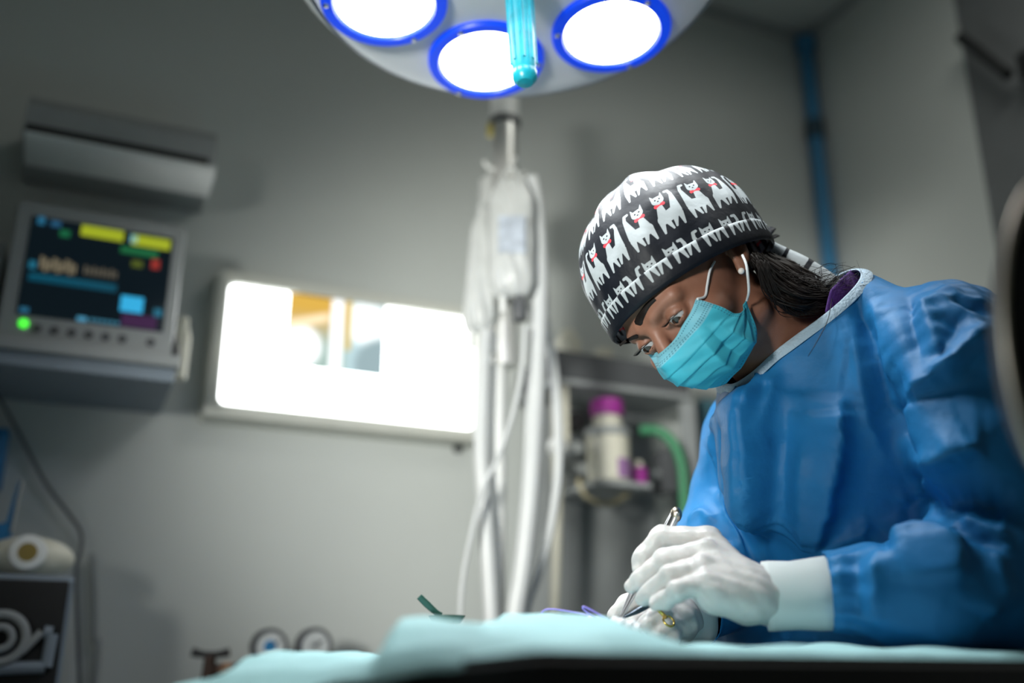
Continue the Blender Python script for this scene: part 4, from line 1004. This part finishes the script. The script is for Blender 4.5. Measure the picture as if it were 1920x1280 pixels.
# ---------------------------------------------------------------- gown
gm = bpy.data.materials.new('gown_fabric'); nt, N, L, B = nodes_of(gm); E.nt = nt
B.inputs['Roughness'].default_value = .50; B.inputs['Specular IOR Level'].default_value = .32
tc = N.new('ShaderNodeTexCoord'); nz = N.new('ShaderNodeTexNoise'); nz.inputs['Scale'].default_value = 14; nz.inputs['Detail'].default_value = 5; L.new(tc.outputs['Object'], nz.inputs['Vector'])
L.new(mix(nt, E(nz.outputs['Fac']).ss(.3, .7), (.013, .165, .41), (.020, .20, .47)), B.inputs['Base Color'])
wv = N.new('ShaderNodeTexWave'); wv.inputs['Scale'].default_value = 600; wv.inputs['Distortion'].default_value = 1.5; L.new(tc.outputs['Object'], wv.inputs['Vector'])
n3 = N.new('ShaderNodeTexNoise'); n3.inputs['Scale'].default_value = 38; n3.inputs['Detail'].default_value = 6; L.new(tc.outputs['Object'], n3.inputs['Vector'])
hh = E(wv.outputs['Fac'])*.02 + E(n3.outputs['Fac'])*.8
bp = N.new('ShaderNodeBump'); bp.inputs['Strength'].default_value = .35; bp.inputs['Distance'].default_value = .006; L.new(hh.k, bp.inputs['Height']); L.new(bp.outputs['Normal'], B.inputs['Normal'])
NK_C = PP(1512, 612, 1.10); NK_N = cdir((-.66, -.10, .75)); NK_N /= np.linalg.norm(NK_N)
xs, ys, zs, X = grid((PEL[0]-.31, .80, .45), (PEL[0]+.36, 1.52, 1.50), .0036)
f = gown_sdf(X).astype(np.float32)
V, Q = surface_nets(f, xs, ys, zs); del f
V = relax(V, Q, 2, .5)
n_ = normals(V, Q)
# folds: ridges and valleys traced over the cloth (pixel polylines, amplitude m, width m)
RID = [  # polyline, amplitude, width left of travel, width right of travel
 ([(1413, 704), (1417, 800), (1420, 880), (1428, 1008)], .036, .009, .055), ([(1446, 800), (1442, 900), (1446, 1000)], -.016, .028, .008), ([(1452, 690), (1440, 760), (1426, 850)], .009, .006, .006), ([(1434, 715), (1430, 780)], -.006, .006, .006),
 ([(1578, 740), (1566, 840), (1545, 930), (1522, 1045)], .028, .012, .040), ([(1500, 830), (1490, 900), (1506, 1045)], .008, .006, .007), ([(1470, 760), (1462, 860), (1466, 1000)], -.008, .014, .014),
 ([(1600, 540), (1620, 640), (1650, 760), (1712, 862), (1700, 935)], -.021, .020, .011), ([(1590, 590), (1605, 690), (1625, 790), (1655, 860)], .009, .012, .012),
 ([(1704, 750), (1750, 712), (1795, 676), (1852, 617)], .021, .028, .007), ([(1716, 884), (1780, 853), (1848, 822)], .019, .022, .007), ([(1704, 752), (1708, 800), (1712, 872)], .015, .030, .007),
 ([(1690, 948), (1780, 940), (1905, 950)], -.020, .016, .014), ([(1690, 955), (1715, 905), (1760, 880)], .009, .010, .014),
 ([(1526, 1040), (1580, 1008), (1642, 983)], .013, .008, .028), ([(1642, 985), (1652, 1005), (1664, 1040)], -.013, .008, .008), ([(1656, 1010), (1710, 994), (1780, 996)], .015, .008, .025), ([(1780, 996), (1796, 1045), (1782, 1095)], .016, .008, .028),
 ([(1790, 962), (1850, 985), (1910, 998)], .016, .010, .016), ([(1770, 985), (1830, 1010), (1890, 1040)], -.011, .012, .012),
 ([(1638, 1040), (1640, 1110), (1640, 1180)], .009, .008, .014), ([(1600, 1030), (1605, 1110), (1600, 1170)], -.007, .010, .010), ([(1860, 1010), (1880, 1100), (1840, 1170)], .012, .012, .020),
 ([(1572, 1030), (1570, 1100), (1566, 1180)], .004, .005, .005),
 ([(1630, 555), (1640, 640), (1668, 730)], .010, .020, .007), ([(1690, 540), (1700, 610), (1730, 680)], -.009, .012, .008), ([(1720, 545), (1745, 610), (1762, 680)], .009, .008, .014),
 ([(1740, 540), (1790, 578), (1822, 600), (1850, 596)], .009, .006, .007), ([(1780, 555), (1830, 585), (1866, 592)], -.008, .006, .006), ([(1830, 606), (1805, 660), (1770, 715)], .010, .007, .008),
 ([(1800, 590), (1780, 640), (1752, 690)], -.007, .006, .006), ([(1845, 600), (1850, 660), (1862, 720)], .008, .008, .012), ([(1760, 528), (1810, 556), (1862, 572)], .006, .006, .006),
 ([(1350, 780), (1345, 850), (1362, 960), (1400, 1050)], .011, .006, .014), ([(1370, 790), (1370, 860), (1385, 940)], -.009, .009, .009), ([(1328, 860), (1340, 910), (1338, 930)], -.007, .008, .008),
 ([(1285, 975), (1310, 955), (1345, 985)], .008, .007, .007), ([(1310, 985), (1345, 1010), (1375, 1040)], -.007, .008, .008),
]
pxx, pyy, dep = to_px(V); view = V-np.array([0, 0, CZ]); facing = (n_*view).sum(1) < 0
disp = np.zeros(len(V))
for poly, amp, wl_, wr_ in RID:
    pts = []
    for (x0, y0), (x1, y1) in zip(poly, poly[1:]):
        m = max(2, int(math.hypot(x1-x0, y1-y0)/8))
        for k in range(m):
            x = x0+(x1-x0)*k/m; y = y0+(y1-y0)*k/m
            sel = np.where(facing & (np.abs(pxx-x) < 7) & (np.abs(pyy-y) < 7))[0]
            if len(sel): pts.append(V[sel[np.argmin(dep[sel])]])
    if len(pts) < 2: continue
    pts = np.array(pts); mg = 3.2*max(wl_, wr_); box = ((V > pts.min(0)-mg) & (V < pts.max(0)+mg)).all(1); id_ = np.where(box)[0]
    d = np.full(len(id_), 9.0); fade = np.ones(len(id_))
    for k in range(len(pts)-1):
        a = pts[k]; dd = pts[k+1]-a; l2 = max(1e-9, dd@dd); h = np.clip(((V[id_]-a)@dd)/l2, 0, 1); q = np.linalg.norm(V[id_]-a-h[:, None]*dd, axis=1)
        better = q < d; d = np.where(better, q, d); e_ = (k+h)/(len(pts)-1); fade = np.where(better, np.clip(np.minimum(e_, 1-e_)*5+.25, 0, 1), fade)
    pq = np.array(poly, float); bx_, by_ = pxx[id_], pyy[id_]; best = np.full(len(id_), 1e9); side = np.zeros(len(id_))
    for a, c in zip(pq, pq[1:]):
        e_ = c-a; h = np.clip(((bx_-a[0])*e_[0]+(by_-a[1])*e_[1])/(e_@e_), 0, 1); dq = np.hypot(bx_-a[0]-h*e_[0], by_-a[1]-h*e_[1])
        cr_ = e_[0]*(by_-a[1])-e_[1]*(bx_-a[0]); side = np.where(dq < best, cr_, side); best = np.minimum(dq, best)
    wd = np.where(side < 0, wl_, wr_)
    disp[id_] += amp*1.1*np.exp(-(d/wd)**1.1)*fade
S_ = lambda a, b_, c_, ph: np.sin(V@np.array([a, b_, c_])+ph)
disp += .0022*S_(38, 21, 17, .3)*S_(-14, 26, 33, 1.1) + .0013*S_(70, -55, 48, 2.0)*S_(31, 62, -44, .2)
sharp = lambda q: .64-np.abs(np.sin(q))
disp += .0030*sharp(V@np.array([9., 12., -6.])+1.2*S_(8, -5, 11, .7)+.4)*np.clip((1.35-V[:, 2])/.3, 0, 1) + .0020*sharp(V@np.array([-17., 22., 13.])+1.0*S_(12, 19, -9, .2))
dist_c = np.linalg.norm(V-ARM_L[4][0], axis=1)
disp += .0030*np.exp(-(dist_c/.055)**2)*np.sin(np.arctan2((V-ARM_L[4][0])[:, 2], (V-ARM_L[4][0])[:, 1])*14)     # gathers at the cuff
rsh = PP(1822, 600, 1.0); dsh = np.linalg.norm(V-rsh, axis=1); disp += .0026*np.exp(-(dsh/.07)**2)*S_(190, 120, 160, .5)*S_(-60, 90, 140, 1.)
V = V + n_*disp[:, None]; V = relax(V, Q, 2, .45)
# neck opening, hem and sleeve ends
rel = V-NK_C; above = rel@NK_N; rad_ = np.linalg.norm(rel-above[:, None]*NK_N, axis=1)
kill = (above > 0) & (np.linalg.norm(V-NB, axis=1) < .155) | (V[:, 2] < .475)
ends = []
for arm, cut in ((ARM_L, -.002), (ARM_R, -.002)):
    e_, p_ = arm[-1][0], arm[-2][0]; dd = (e_-p_)/np.linalg.norm(e_-p_); kill |= (((V-e_)@dd) > cut) & (np.linalg.norm(V-e_, axis=1) < .06); ends.append((e_, dd))
Q2 = Q[~kill[Q].any(1)]; 
# pull the ragged edge of the neck onto the plane
ed = {}
near = (np.abs(above) < .012) & (np.linalg.norm(V-NB, axis=1) < .165)
onb = np.zeros(len(V), bool); rem = Q[kill[Q].any(1)]; onb[np.unique(rem)] = True; onb &= ~kill & near
V[onb] -= (V[onb]-NK_C)@NK_N.reshape(3, 1)*NK_N
for e_, dd in ends:                                                            # clean sleeve ends
    o2 = np.zeros(len(V), bool); o2[np.unique(rem)] = True; o2 &= ~kill & (np.linalg.norm(V-e_, axis=1) < .06)
    V[o2] += ((.002-(V[o2]-e_)@dd)[:, None])*dd
nb_pts = V[onb & np.isin(np.arange(len(V)), np.unique(Q2))]
V2, Q3 = compact(V, Q2)
gown = npmesh('surgical_gown', V2, Q3, gm, person, angle=0, label='blue long sleeved surgical gown')
so_ = gown.modifiers.new('thick', 'SOLIDIFY'); so_.thickness = .0012; so_.offset = -1
# pale binding along the neckline
c0_ = nb_pts.mean(0); e_a = np.cross(NK_N, [0, 0, 1.]); e_a /= np.linalg.norm(e_a); e_b = np.cross(NK_N, e_a)
ang_ = np.arctan2((nb_pts-c0_)@e_b, (nb_pts-c0_)@e_a); NA = 90; loop = []
for k in range(NA):
    a = -PI+2*PI*k/NA; dlt = np.abs((ang_-a+PI) % (2*PI)-PI); wgt = np.exp(-(dlt/.09)**2); loop.append((nb_pts*wgt[:, None]).sum(0)/wgt.sum())
loop = np.array(loop)
for _ in range(3): loop = .5*loop+.25*(np.roll(loop, 1, 0)+np.roll(loop, -1, 0))
rows = []
for k in range(NA+1):
    p = loop[k % NA]; out_ = p-c0_; out_ -= NK_N*(out_@NK_N); out_ /= np.linalg.norm(out_)
    dn = -NK_N*.75+out_*.55; dn /= np.linalg.norm(dn); up_ = np.cross(dn, np.cross(out_, dn)); 
    rows.append([Vector(p+NK_N*.001+out_*o_+dn*q) for o_, q in ((-.002, .004), (-.001, -.001), (.0015, -.001), (.0030, .003), (.0032, .0065), (.0026, .0095), (.0006, .0105))])
bm = new(); add_grid(bm, rows); obj('neck_binding', bm, mat('binding', (.42, .55, .66), .6, bump=.4, bscale=300), gown, label='pale blue neck binding')
# scrub top collar under the gown
bm = new(); rows = []
for k in range(24):
    q = k/23; px, py, d = [np.interp(q, [0, .25, .5, .75, 1], z_) for z_ in ([1570, 1578, 1598, 1612, 1625], [604, 562, 528, 515, 532], [1.085, 1.092, 1.11, 1.15, 1.2])]
    top_ = P(px-22+8*q, py-20+14*q, d); bot = P(px+34, py+40, d+.012); rows.append([top_.lerp(bot, e_) + Vector((0, -.004*math.sin(PI*e_), .002*math.sin(9*q))) for e_ in (0, .05, .3, .6, 1)])
add_grid(bm, rows); o = obj('scrub_top', bm, mat('purple_cotton', (.085, .022, .20), .7, bump=.3, bscale=300), person, label='purple scrub collar'); so_ = o.modifiers.new('thick', 'SOLIDIFY'); so_.thickness = .0015
# trousers and clogs below the table
xs, ys, zs, X = grid((PEL[0]-.24, PEL[1]-.14, .05), (PEL[0]+.26, PEL[1]+.16, .62), .008); f = None
for s in (-1, 1):
    c = smin(capsule(X, PEL+np.array([s*.085, 0, -.35]), np.array([PEL[0]+s*.10, PEL[1]-.01, .46]), .082, .072), capsule(X, np.array([PEL[0]+s*.10, PEL[1]-.01, .46]), np.array([PEL[0]+s*.11, PEL[1]+.02, .13]), .072, .062), .03); f = c if f is None else smin(f, c, .01)
V, Q = surface_nets(f.astype(np.float32), xs, ys, zs); npmesh('trousers', V, Q, mat('trouser_cotton', (.085, .022, .20), .75), person)
for s in (-1, 1):
    bx_, by_ = PEL[0]+s*.11, PEL[1]; bm = new(); rows = []
    for q in np.linspace(0, 1, 16):
        wv_ = .042*(math.sin(PI*(.12+.83*q))**.5); h_ = .075-.035*q**1.5 if q > .25 else .075; yy = by_+.10-.27*q
        rows.append([Vector((bx_+wv_*math.cos(a), yy, .004+max(0, math.sin(a))*h_)) for a in np.linspace(-.0, PI, 13)]+[Vector((bx_-wv_, yy, 0)), Vector((bx_+wv_, yy, 0))])
    add_grid(bm, rows, True); bm.verts.ensure_lookup_table(); bm.faces.new(bm.verts[:15]); bm.faces.new(bm.verts[-15:]); obj('clog', bm, M['white'], person)

# ---------------------------------------------------------------- cuffs and gloves
glm = mat('latex', (.60, .585, .57), .42, var=.03, scale=40, bump=.25, bscale=110, Subsurface_Weight=.1, Subsurface_Scale=.01)
knit = bpy.data.materials.new('knit_cuff'); nt, N, L, B = nodes_of(knit); B.inputs['Base Color'].default_value = (.74, .80, .80, 1); B.inputs['Roughness'].default_value = .85
uvn = N.new('ShaderNodeUVMap'); wv = N.new('ShaderNodeTexWave'); wv.inputs['Scale'].default_value = 26; L.new(uvn.outputs[0], wv.inputs['Vector'])
bp = N.new('ShaderNodeBump'); bp.inputs['Strength'].default_value = .35; bp.inputs['Distance'].default_value = .002; L.new(wv.outputs['Fac'], bp.inputs['Height']); L.new(bp.outputs['Normal'], B.inputs['Normal'])
def cuff(a, b, ra, rb, sq=1.0):
    a, b = Vector(a), Vector(b); A = axis(a, b); Ln = (b-a).length; V = []; UV = []; NA_ = 64
    up_ = A.to_3x3().inverted() @ Vector((0, 0, 1)); ph = math.atan2(up_.y, up_.x)
    prof = [(-.004, 0.004), (-.001, -.001), (.001, 0), (.0018, .02), (.0012, .3), (0, .6), (.0012, .9), (.001, 1.0), (-.004, 1.01), (-.012, .98)]
    for o_, q in prof:
        for i in range(NA_+1):
            an = 2*PI*i/NA_; r = (ra+(rb-ra)*q + o_)*(1+.12*math.cos(2*(an-ph))) * (1+.012*math.sin(5*an+7*q)); V.append(A @ Vector((r*math.cos(an), r*math.sin(an), Ln*q))); UV.append((an/PI*2, q))
    V = np.array([list(q) for q in V]); ii = np.arange(len(V)).reshape(len(prof), NA_+1); Q = np.stack([ii[:-1, :-1], ii[:-1, 1:], ii[1:, 1:], ii[1:, :-1]], 2).reshape(-1, 4)
    return npmesh('knit_cuff', V, Q, knit, person, uv=np.array(UV), label='white knitted cuff')
cuff(P(1570, 1111, .962), P(1434, 1118, .972), .0300, .0285)
cuff(P(1308, 1150, 1.118), P(1272, 1160, 1.095), .0305, .0245)
def glove(caps, k, extra=None, h=.0013, wr=()):
    pts = np.array([q for c in caps for q in (c[0], c[1])]); lo, hi = pts.min(0)-.045, pts.max(0)+.045
    xs, ys, zs, X = grid(lo, hi, h); f = None
    for a, b, ra, rb, kk in caps:
        c = capsule(X, a, b, ra, rb); f = c if f is None else smin(f, c, kk)
    if extra is not None: f = extra(X, f)
    V, Q = surface_nets(f.astype(np.float32), xs, ys, zs); V = relax(V, Q, 2, .5); n_ = normals(V, Q)
    d = .0007*np.sin(V@np.array([210, 130, 260.]))*np.sin(V@np.array([-90, 240, 70.]))
    for a, b, am, wd_ in wr:
        a, b = np.asarray(a), np.asarray(b); dd = b-a; hh = np.clip(((V-a)@dd)/(dd@dd), 0, 1); q = np.linalg.norm(V-a-hh[:, None]*dd, axis=1); d += am*np.exp(-(q/wd_)**1.4)*np.sin(PI*np.clip(hh, .05, .95))
    return npmesh('glove', V+n_*d[:, None], Q, glm, person, label='white latex glove')
def finger(pts, rs, k=.004):
    return [(a, b, ra, rb, k) for a, b, ra, rb in zip(pts, pts[1:], rs, rs[1:])]
W_ = PP(1440, 1118, .972)
caps = [(W_, PP(1395, 1110, .972), .0275, .026, .01)]
mcp = {'i': PP(1330, 1010, 1.020), 'm': PP(1322, 1034, .992), 'r': PP(1318, 1062, .968), 'p': PP(1322, 1092, .950)}
for k_, r0, r1 in (('i', .020, .0125), ('m', .022, .0125), ('r', .023, .012), ('p', .022, .0115)):
    caps.append((PP(1398, 1106, .972), mcp[k_], r0, r1, .012))
caps.append((PP(1405, 1125, .955), PP(1340, 1115, .948), .022, .018, .012))
fi = finger([mcp['i'], PP(1240, 1006, 1.035), PP(1203, 1046, 1.032), PP(1199, 1066, 1.028)], [.0122, .0112, .0095, .0078])
fm = finger([mcp['m'], PP(1248, 1048, 1.004), PP(1203, 1084, 1.010), PP(1185, 1099, 1.012)], [.0122, .0112, .0095, .0078])
fr = finger([mcp['r'], PP(1258, 1078, .970), PP(1222, 1108, .980), PP(1205, 1122, .988)], [.0118, .0106, .0092, .0078])
fp = finger([mcp['p'], PP(1272, 1106, .944), PP(1248, 1124, .956), PP(1230, 1131, .964)], [.0112, .0098, .0086, .0074])
th_ = finger([PP(1400, 1095, 1.0), PP(1330, 1080, 1.035), PP(1262, 1090, 1.042), PP(1212, 1100, 1.030)], [.019, .014, .0115, .009])
glove(caps+fi+fm+fr+fp+th_, .004, wr=[(PP(1300, 1020, 1.0), PP(1240, 1030, 1.01), -.0022, .003), (PP(1330, 1040, .96), PP(1400, 1080, .95), .0012, .003), (PP(1330, 1075, .95), PP(1395, 1095, .945), -.001, .004)])
W2 = PP(1282, 1160, 1.098)
caps = [(W2, PP(1268, 1160, 1.09), .023, .024, .01), (PP(1270, 1150, 1.09), PP(1252, 1140, 1.085), .02, .015, .01), (PP(1270, 1168, 1.085), PP(1254, 1172, 1.07), .02, .014, .01)]
caps += finger([PP(1252, 1136, 1.095), PP(1206, 1112, 1.10), PP(1172, 1132, 1.095), PP(1150, 1154, 1.09)], [.0118, .0105, .009, .0075])
caps += finger([PP(1254, 1150, 1.075), PP(1236, 1150, 1.06), PP(1212, 1172, 1.05), PP(1200, 1186, 1.05)], [.0115, .0108, .0098, .0085])
caps += finger([PP(1258, 1168, 1.068), PP(1246, 1176, 1.052), PP(1232, 1192, 1.045), PP(1220, 1202, 1.045)], [.0115, .0102, .0092, .0082])
caps += finger([PP(1264, 1184, 1.07), PP(1258, 1196, 1.05), PP(1248, 1206, 1.045)], [.0105, .0095, .008])
caps += finger([PP(1262, 1150, 1.10), PP(1222, 1150, 1.09), PP(1186, 1164, 1.07)], [.014, .011, .0085])
glove(caps, .004)

# ---------------------------------------------------------------- table, drape, instruments
TT = .9115
k1, k2, k3 = P(1000, 1215, .55), P(1985, 1238, .75), P(560, 1281, .82)
dirr = (k2-k1).normalized(); far_r = k2+Vector((-.02, .42, 0)); far_l = k3+Vector((.10, .30, .006))
k2e = k1+(k2-k1)*1.6
poly = [k1, k2e, Vector((k2e.x-.02, 1.09, k2e.z)), Vector((k3.x+.06, 1.09, k3.z)), k3]
tb = thing('operating_table', 'black padded operating table under the mint drapes', 'table', (.45, .95, 0))
bm = new(); topv = [bm.verts.new(p) for p in poly]; botv = [bm.verts.new(p-Vector((0, 0, .075))) for p in poly]
bm.faces.new(topv); bm.faces.new(botv[::-1])
for i in range(5): bm.faces.new((topv[i], botv[i], botv[(i+1) % 5], topv[(i+1) % 5]))
bmesh.ops.bevel(bm, geom=[e for e in bm.edges if e.verts[0] in topv and e.verts[1] in topv], offset=.006, segments=3, affect='EDGES')
obj('cushion', bm, M['black'], tb, angle=50)
obj('table_frame', add_box(new(), (.06, .72, .78), (1.1, 1.0, .83), None, .01), M['steel'], tb)
obj('side_rail', add_box(new(), (.15, .70, .79), (1.0, .712, .82), None, .003), M['steel'], tb)
obj('column', add_box(new(), (.45, .80, .10), (.65, .95, .79), None, .02), M['steel'], tb)
obj('base', add_box(new(), (.25, .66, 0), (.95, 1.06, .10), None, .02), M['dgrey'], tb)

RG = [(470, 1290, .95), (505, 1286, .95), (520, 1268, .95), (538, 1230, .95), (560, 1226, .95), (680, 1227, .93), (715, 1235, .88), (738, 1239, .84), (746, 1222, .80), (752, 1192, .79), (764, 1170, .78), (820, 1168, .78), (900, 1172, .80), (930, 1174, .90), (948, 1164, .98), (1000, 1163, 1.0),
      (1110, 1167, 1.0), (1140, 1180, 1.0), (1180, 1202, .98), (1215, 1216, .97), (1300, 1218, .97), (1500, 1217, .96), (1700, 1215, .96), (1920, 1222, .95), (2200, 1224, .95)]
RG = [P(*q) for q in RG]; RX = [q.x for q in RG]; RY = [q.y for q in RG]; RZ = [q.z for q in RG]
def table_z(x): return float(np.interp(x, [k3.x, k1.x, k2.x], [k3.z, k1.z, k2.z]))
def drape_z(x, y, yf):
    zr, yr = float(np.interp(x, RX, RZ)), float(np.interp(x, RX, RY)); zb = table_z(x)+.003
    q = (y-yf)/max(.03, yr-yf-.025); up_ = min(1, max(0, q)); up_ = 1-(1-up_)**2.2
    if y > yr+.03: up_ = max(.35, 1-((y-yr-.03)/.10)**2*.65)
    z = zb+(zr-zb)*up_ - .009*max(0, 1-q/.12)
    z += .0016*math.sin(31*x+9*y)*math.sin(27*y+4)+.0012*math.sin(70*x-40*y)+.0008*math.sin(130*y+60*x)
    z += .0022*(.64-abs(math.sin(26*x+17*y+1.5*math.sin(11*y))))*up_
    return z
pl = []
x0d, x1d, y0d, y1d = -.262, 1.22, .66, 1.10; nx, ny = 460, 90
def front(x):                                                                   # front edge of the drape follows the table, a little inside
    return np.interp(x, [-.30, k1.x-.03, k1.x+.05, k2e.x], [k3.y-.05, k1.y+.07, k1.y+.075, k2e.y+.10])
rows = []
for j in range(ny+1):
    row = []
    for i in range(nx+1):
        x = x0d+(x1d-x0d)*i/nx; yf = float(front(x))+.010*math.sin(14*x)+.005*math.sin(37*x+1); q = j/ny
        y = yf+(y1d-yf)*q; row.append(Vector((x, y, drape_z(x, y, yf))))
    rows.append(row)
bm = new(); add_grid(bm, rows); dr = obj('surgical_drape', bm, M['drape'], None, angle=0); setp(dr, 'mint green surgical drape heaped over the operating table', 'drape')
so_ = dr.modifiers.new('thick', 'SOLIDIFY'); so_.thickness = .0012; so_.offset = -1
# gauze swabs
def swab(px, py, d, r, h, label):
    c = P(px, py, d); bm = new(); g = bmesh.ops.create_icosphere(bm, subdivisions=4, radius=1)
    for q in g['verts']:
        n = q.co.copy(); w_ = 1+.16*math.sin(5*n.x+3*n.y)*math.sin(4*n.z+2*n.x)+.08*math.sin(13*n.x-9*n.z); q.co = c+Vector((n.x*r[0]*w_, n.y*r[1]*w_, max(-.55, n.z)*h*w_))
    o = obj('gauze_swab', bm, M['gauze'], None, angle=0); setp(o, label, 'gauze', 'gauze swabs at the wound'); return o
swab(1160, 1184, .95, (.022, .012), .013, 'crumpled white gauze swab in front of the fingers')
swab(1112, 1168, 1.0, (.018, .016), .007, 'flatter white gauze swab on the drape ridge behind the threads')
# instruments
def rod(name, label, pts, r, m, cat='instrument', flat=1): 
    o = obj(name, add_tube(new(), pts, r, n=12, sub=6, flat=flat), m, None); setp(o, label, cat); return o
fo = thing('forceps', 'steel tissue forceps held upright in the near gloved hand', 'forceps', P(1165, 1160, 1.03))
obj('shank', add_tube(new(), [P(1268, 958, 1.045), P(1256, 985, 1.045), P(1215, 1065, 1.045), P(1190, 1112, 1.035), P(1165, 1158, 1.025)], [.0048, .0052, .0046, .003, .0014], n=12, flat=.5), M['steel'], fo)
obj('shank', add_tube(new(), [P(1266, 960, 1.050), P(1250, 990, 1.055), P(1205, 1068, 1.055), P(1182, 1116, 1.04), P(1163, 1159, 1.026)], [.0046, .005, .0045, .003, .0014], n=12, flat=.5), M['steel'], fo)
bm = new(); add_sphere(bm, P(1268, 964, 1.047), (.006, .006, .008), None, 14, 10); obj('forceps_end', bm, M['worn'], fo)
nh = thing('needle_holder', 'dark steel needle holder with a gold finger ring in the far hand', 'needle holder', P(1170, 1157, 1.03))
obj('jaw', add_tube(new(), [P(1222, 1130, 1.035), P(1196, 1145, 1.03), P(1168, 1158, 1.025)], [.0034, .003, .0012], n=10), mat('dark_steel', (.10, .12, .15), .3, 1.0), nh)
rc = P(1254, 1164, 1.03); bm = new(); add_torus(bm, .0062, .0012, axis(rc, rc+Vector((.35, -.75, .5)))); obj('finger_ring', bm, M['gold'], nh, label='gold finger ring')
obj('handle_arm', add_tube(new(), [P(1222, 1130, 1.035), P(1240, 1148, 1.035), P(1250, 1158, 1.031)], .0022, n=8), M['gold'], nh)
rod('scalpel_handle', 'thin steel clamp lying down the drape below the hands', [P(1205, 1186, .955), P(1218, 1202, .935), P(1237, 1222, .91)], [.0024, .0028, .0014], M['steel'], 'clamp')
rod('suture_thread', 'violet suture thread arching over the drape', [P(1160, 1166, 1.0), P(1120, 1156, 1.0), P(1080, 1148, 1.0), P(1040, 1142, 1.0), P(1022, 1143, 1.0), P(1014, 1150, 1.0)], .0008, M['thread'], 'thread')
rod('suture_thread', 'short doubled violet suture loop beside the gauze', [P(1156, 1168, .99), P(1130, 1155, .99), P(1098, 1138, .99), P(1093, 1140, .99), P(1105, 1150, .99), P(1140, 1168, .99)], .0010, M['thread'], 'thread')
# green handled tool in its dish, beyond the drape
tc_ = P(838, 1156, 1.02)
t = thing('green_dish', 'small dark green dish behind the drape at the left', 'dish', tc_)
obj('bowl', add_lathe(new(), [(.0, -.006), (.014, -.006), (.019, .001), (.018, .001), (.013, -.004), (0, -.004)], Matrix.Translation(tc_), 28), mat('olive_green', (.02, .05, .03), .4), t)
rod('green_tool', 'dark green handled tool leaning out of the green dish', [P(828, 1153, 1.02), P(818, 1148, 1.02), P(800, 1132, 1.02), P(786, 1118, 1.02)], [.0030, .0035, .0042, .0038], M['dgreen'], 'tool', .6)

# dark round housing close to the camera at the right edge
hc_ = P(1995, 645, .55)
t = thing('round_housing', 'dark round equipment head with worn metal rim at the right edge', 'equipment', hc_)
A = axis(hc_, hc_+c2w((-.25, -.95, .1)))
obj('face', add_lathe(new(), [(0, .004), (.070, .002), (.080, -.004), (.082, -.012), (.07, -.06), (.03, -.085), (0, -.09)], A @ Matrix.Diagonal((.36, 1.10, 1, 1)), 64), M['black'], t, angle=60)
obj('rim', add_torus(new(), .0815, .0052, A @ Matrix.Diagonal((.36, 1.10, 1, 1)), 72, 12), M['worn'], t)
obj('stem', add_tube(new(), [hc_+Vector((.0, .05, 0)), hc_+Vector((.10, .03, -.04)), hc_+Vector((.28, -.10, -.45)), Vector((hc_.x+.3, hc_.y-.12, 0.02))], .016, n=14), M['dark'], t)
obj('foot', add_lathe(new(), [(.17, 0), (.17, .02), (.05, .035), (.02, .06)], Matrix.Translation((hc_.x+.3, hc_.y-.12, 0)), 40), M['dgrey'], t)
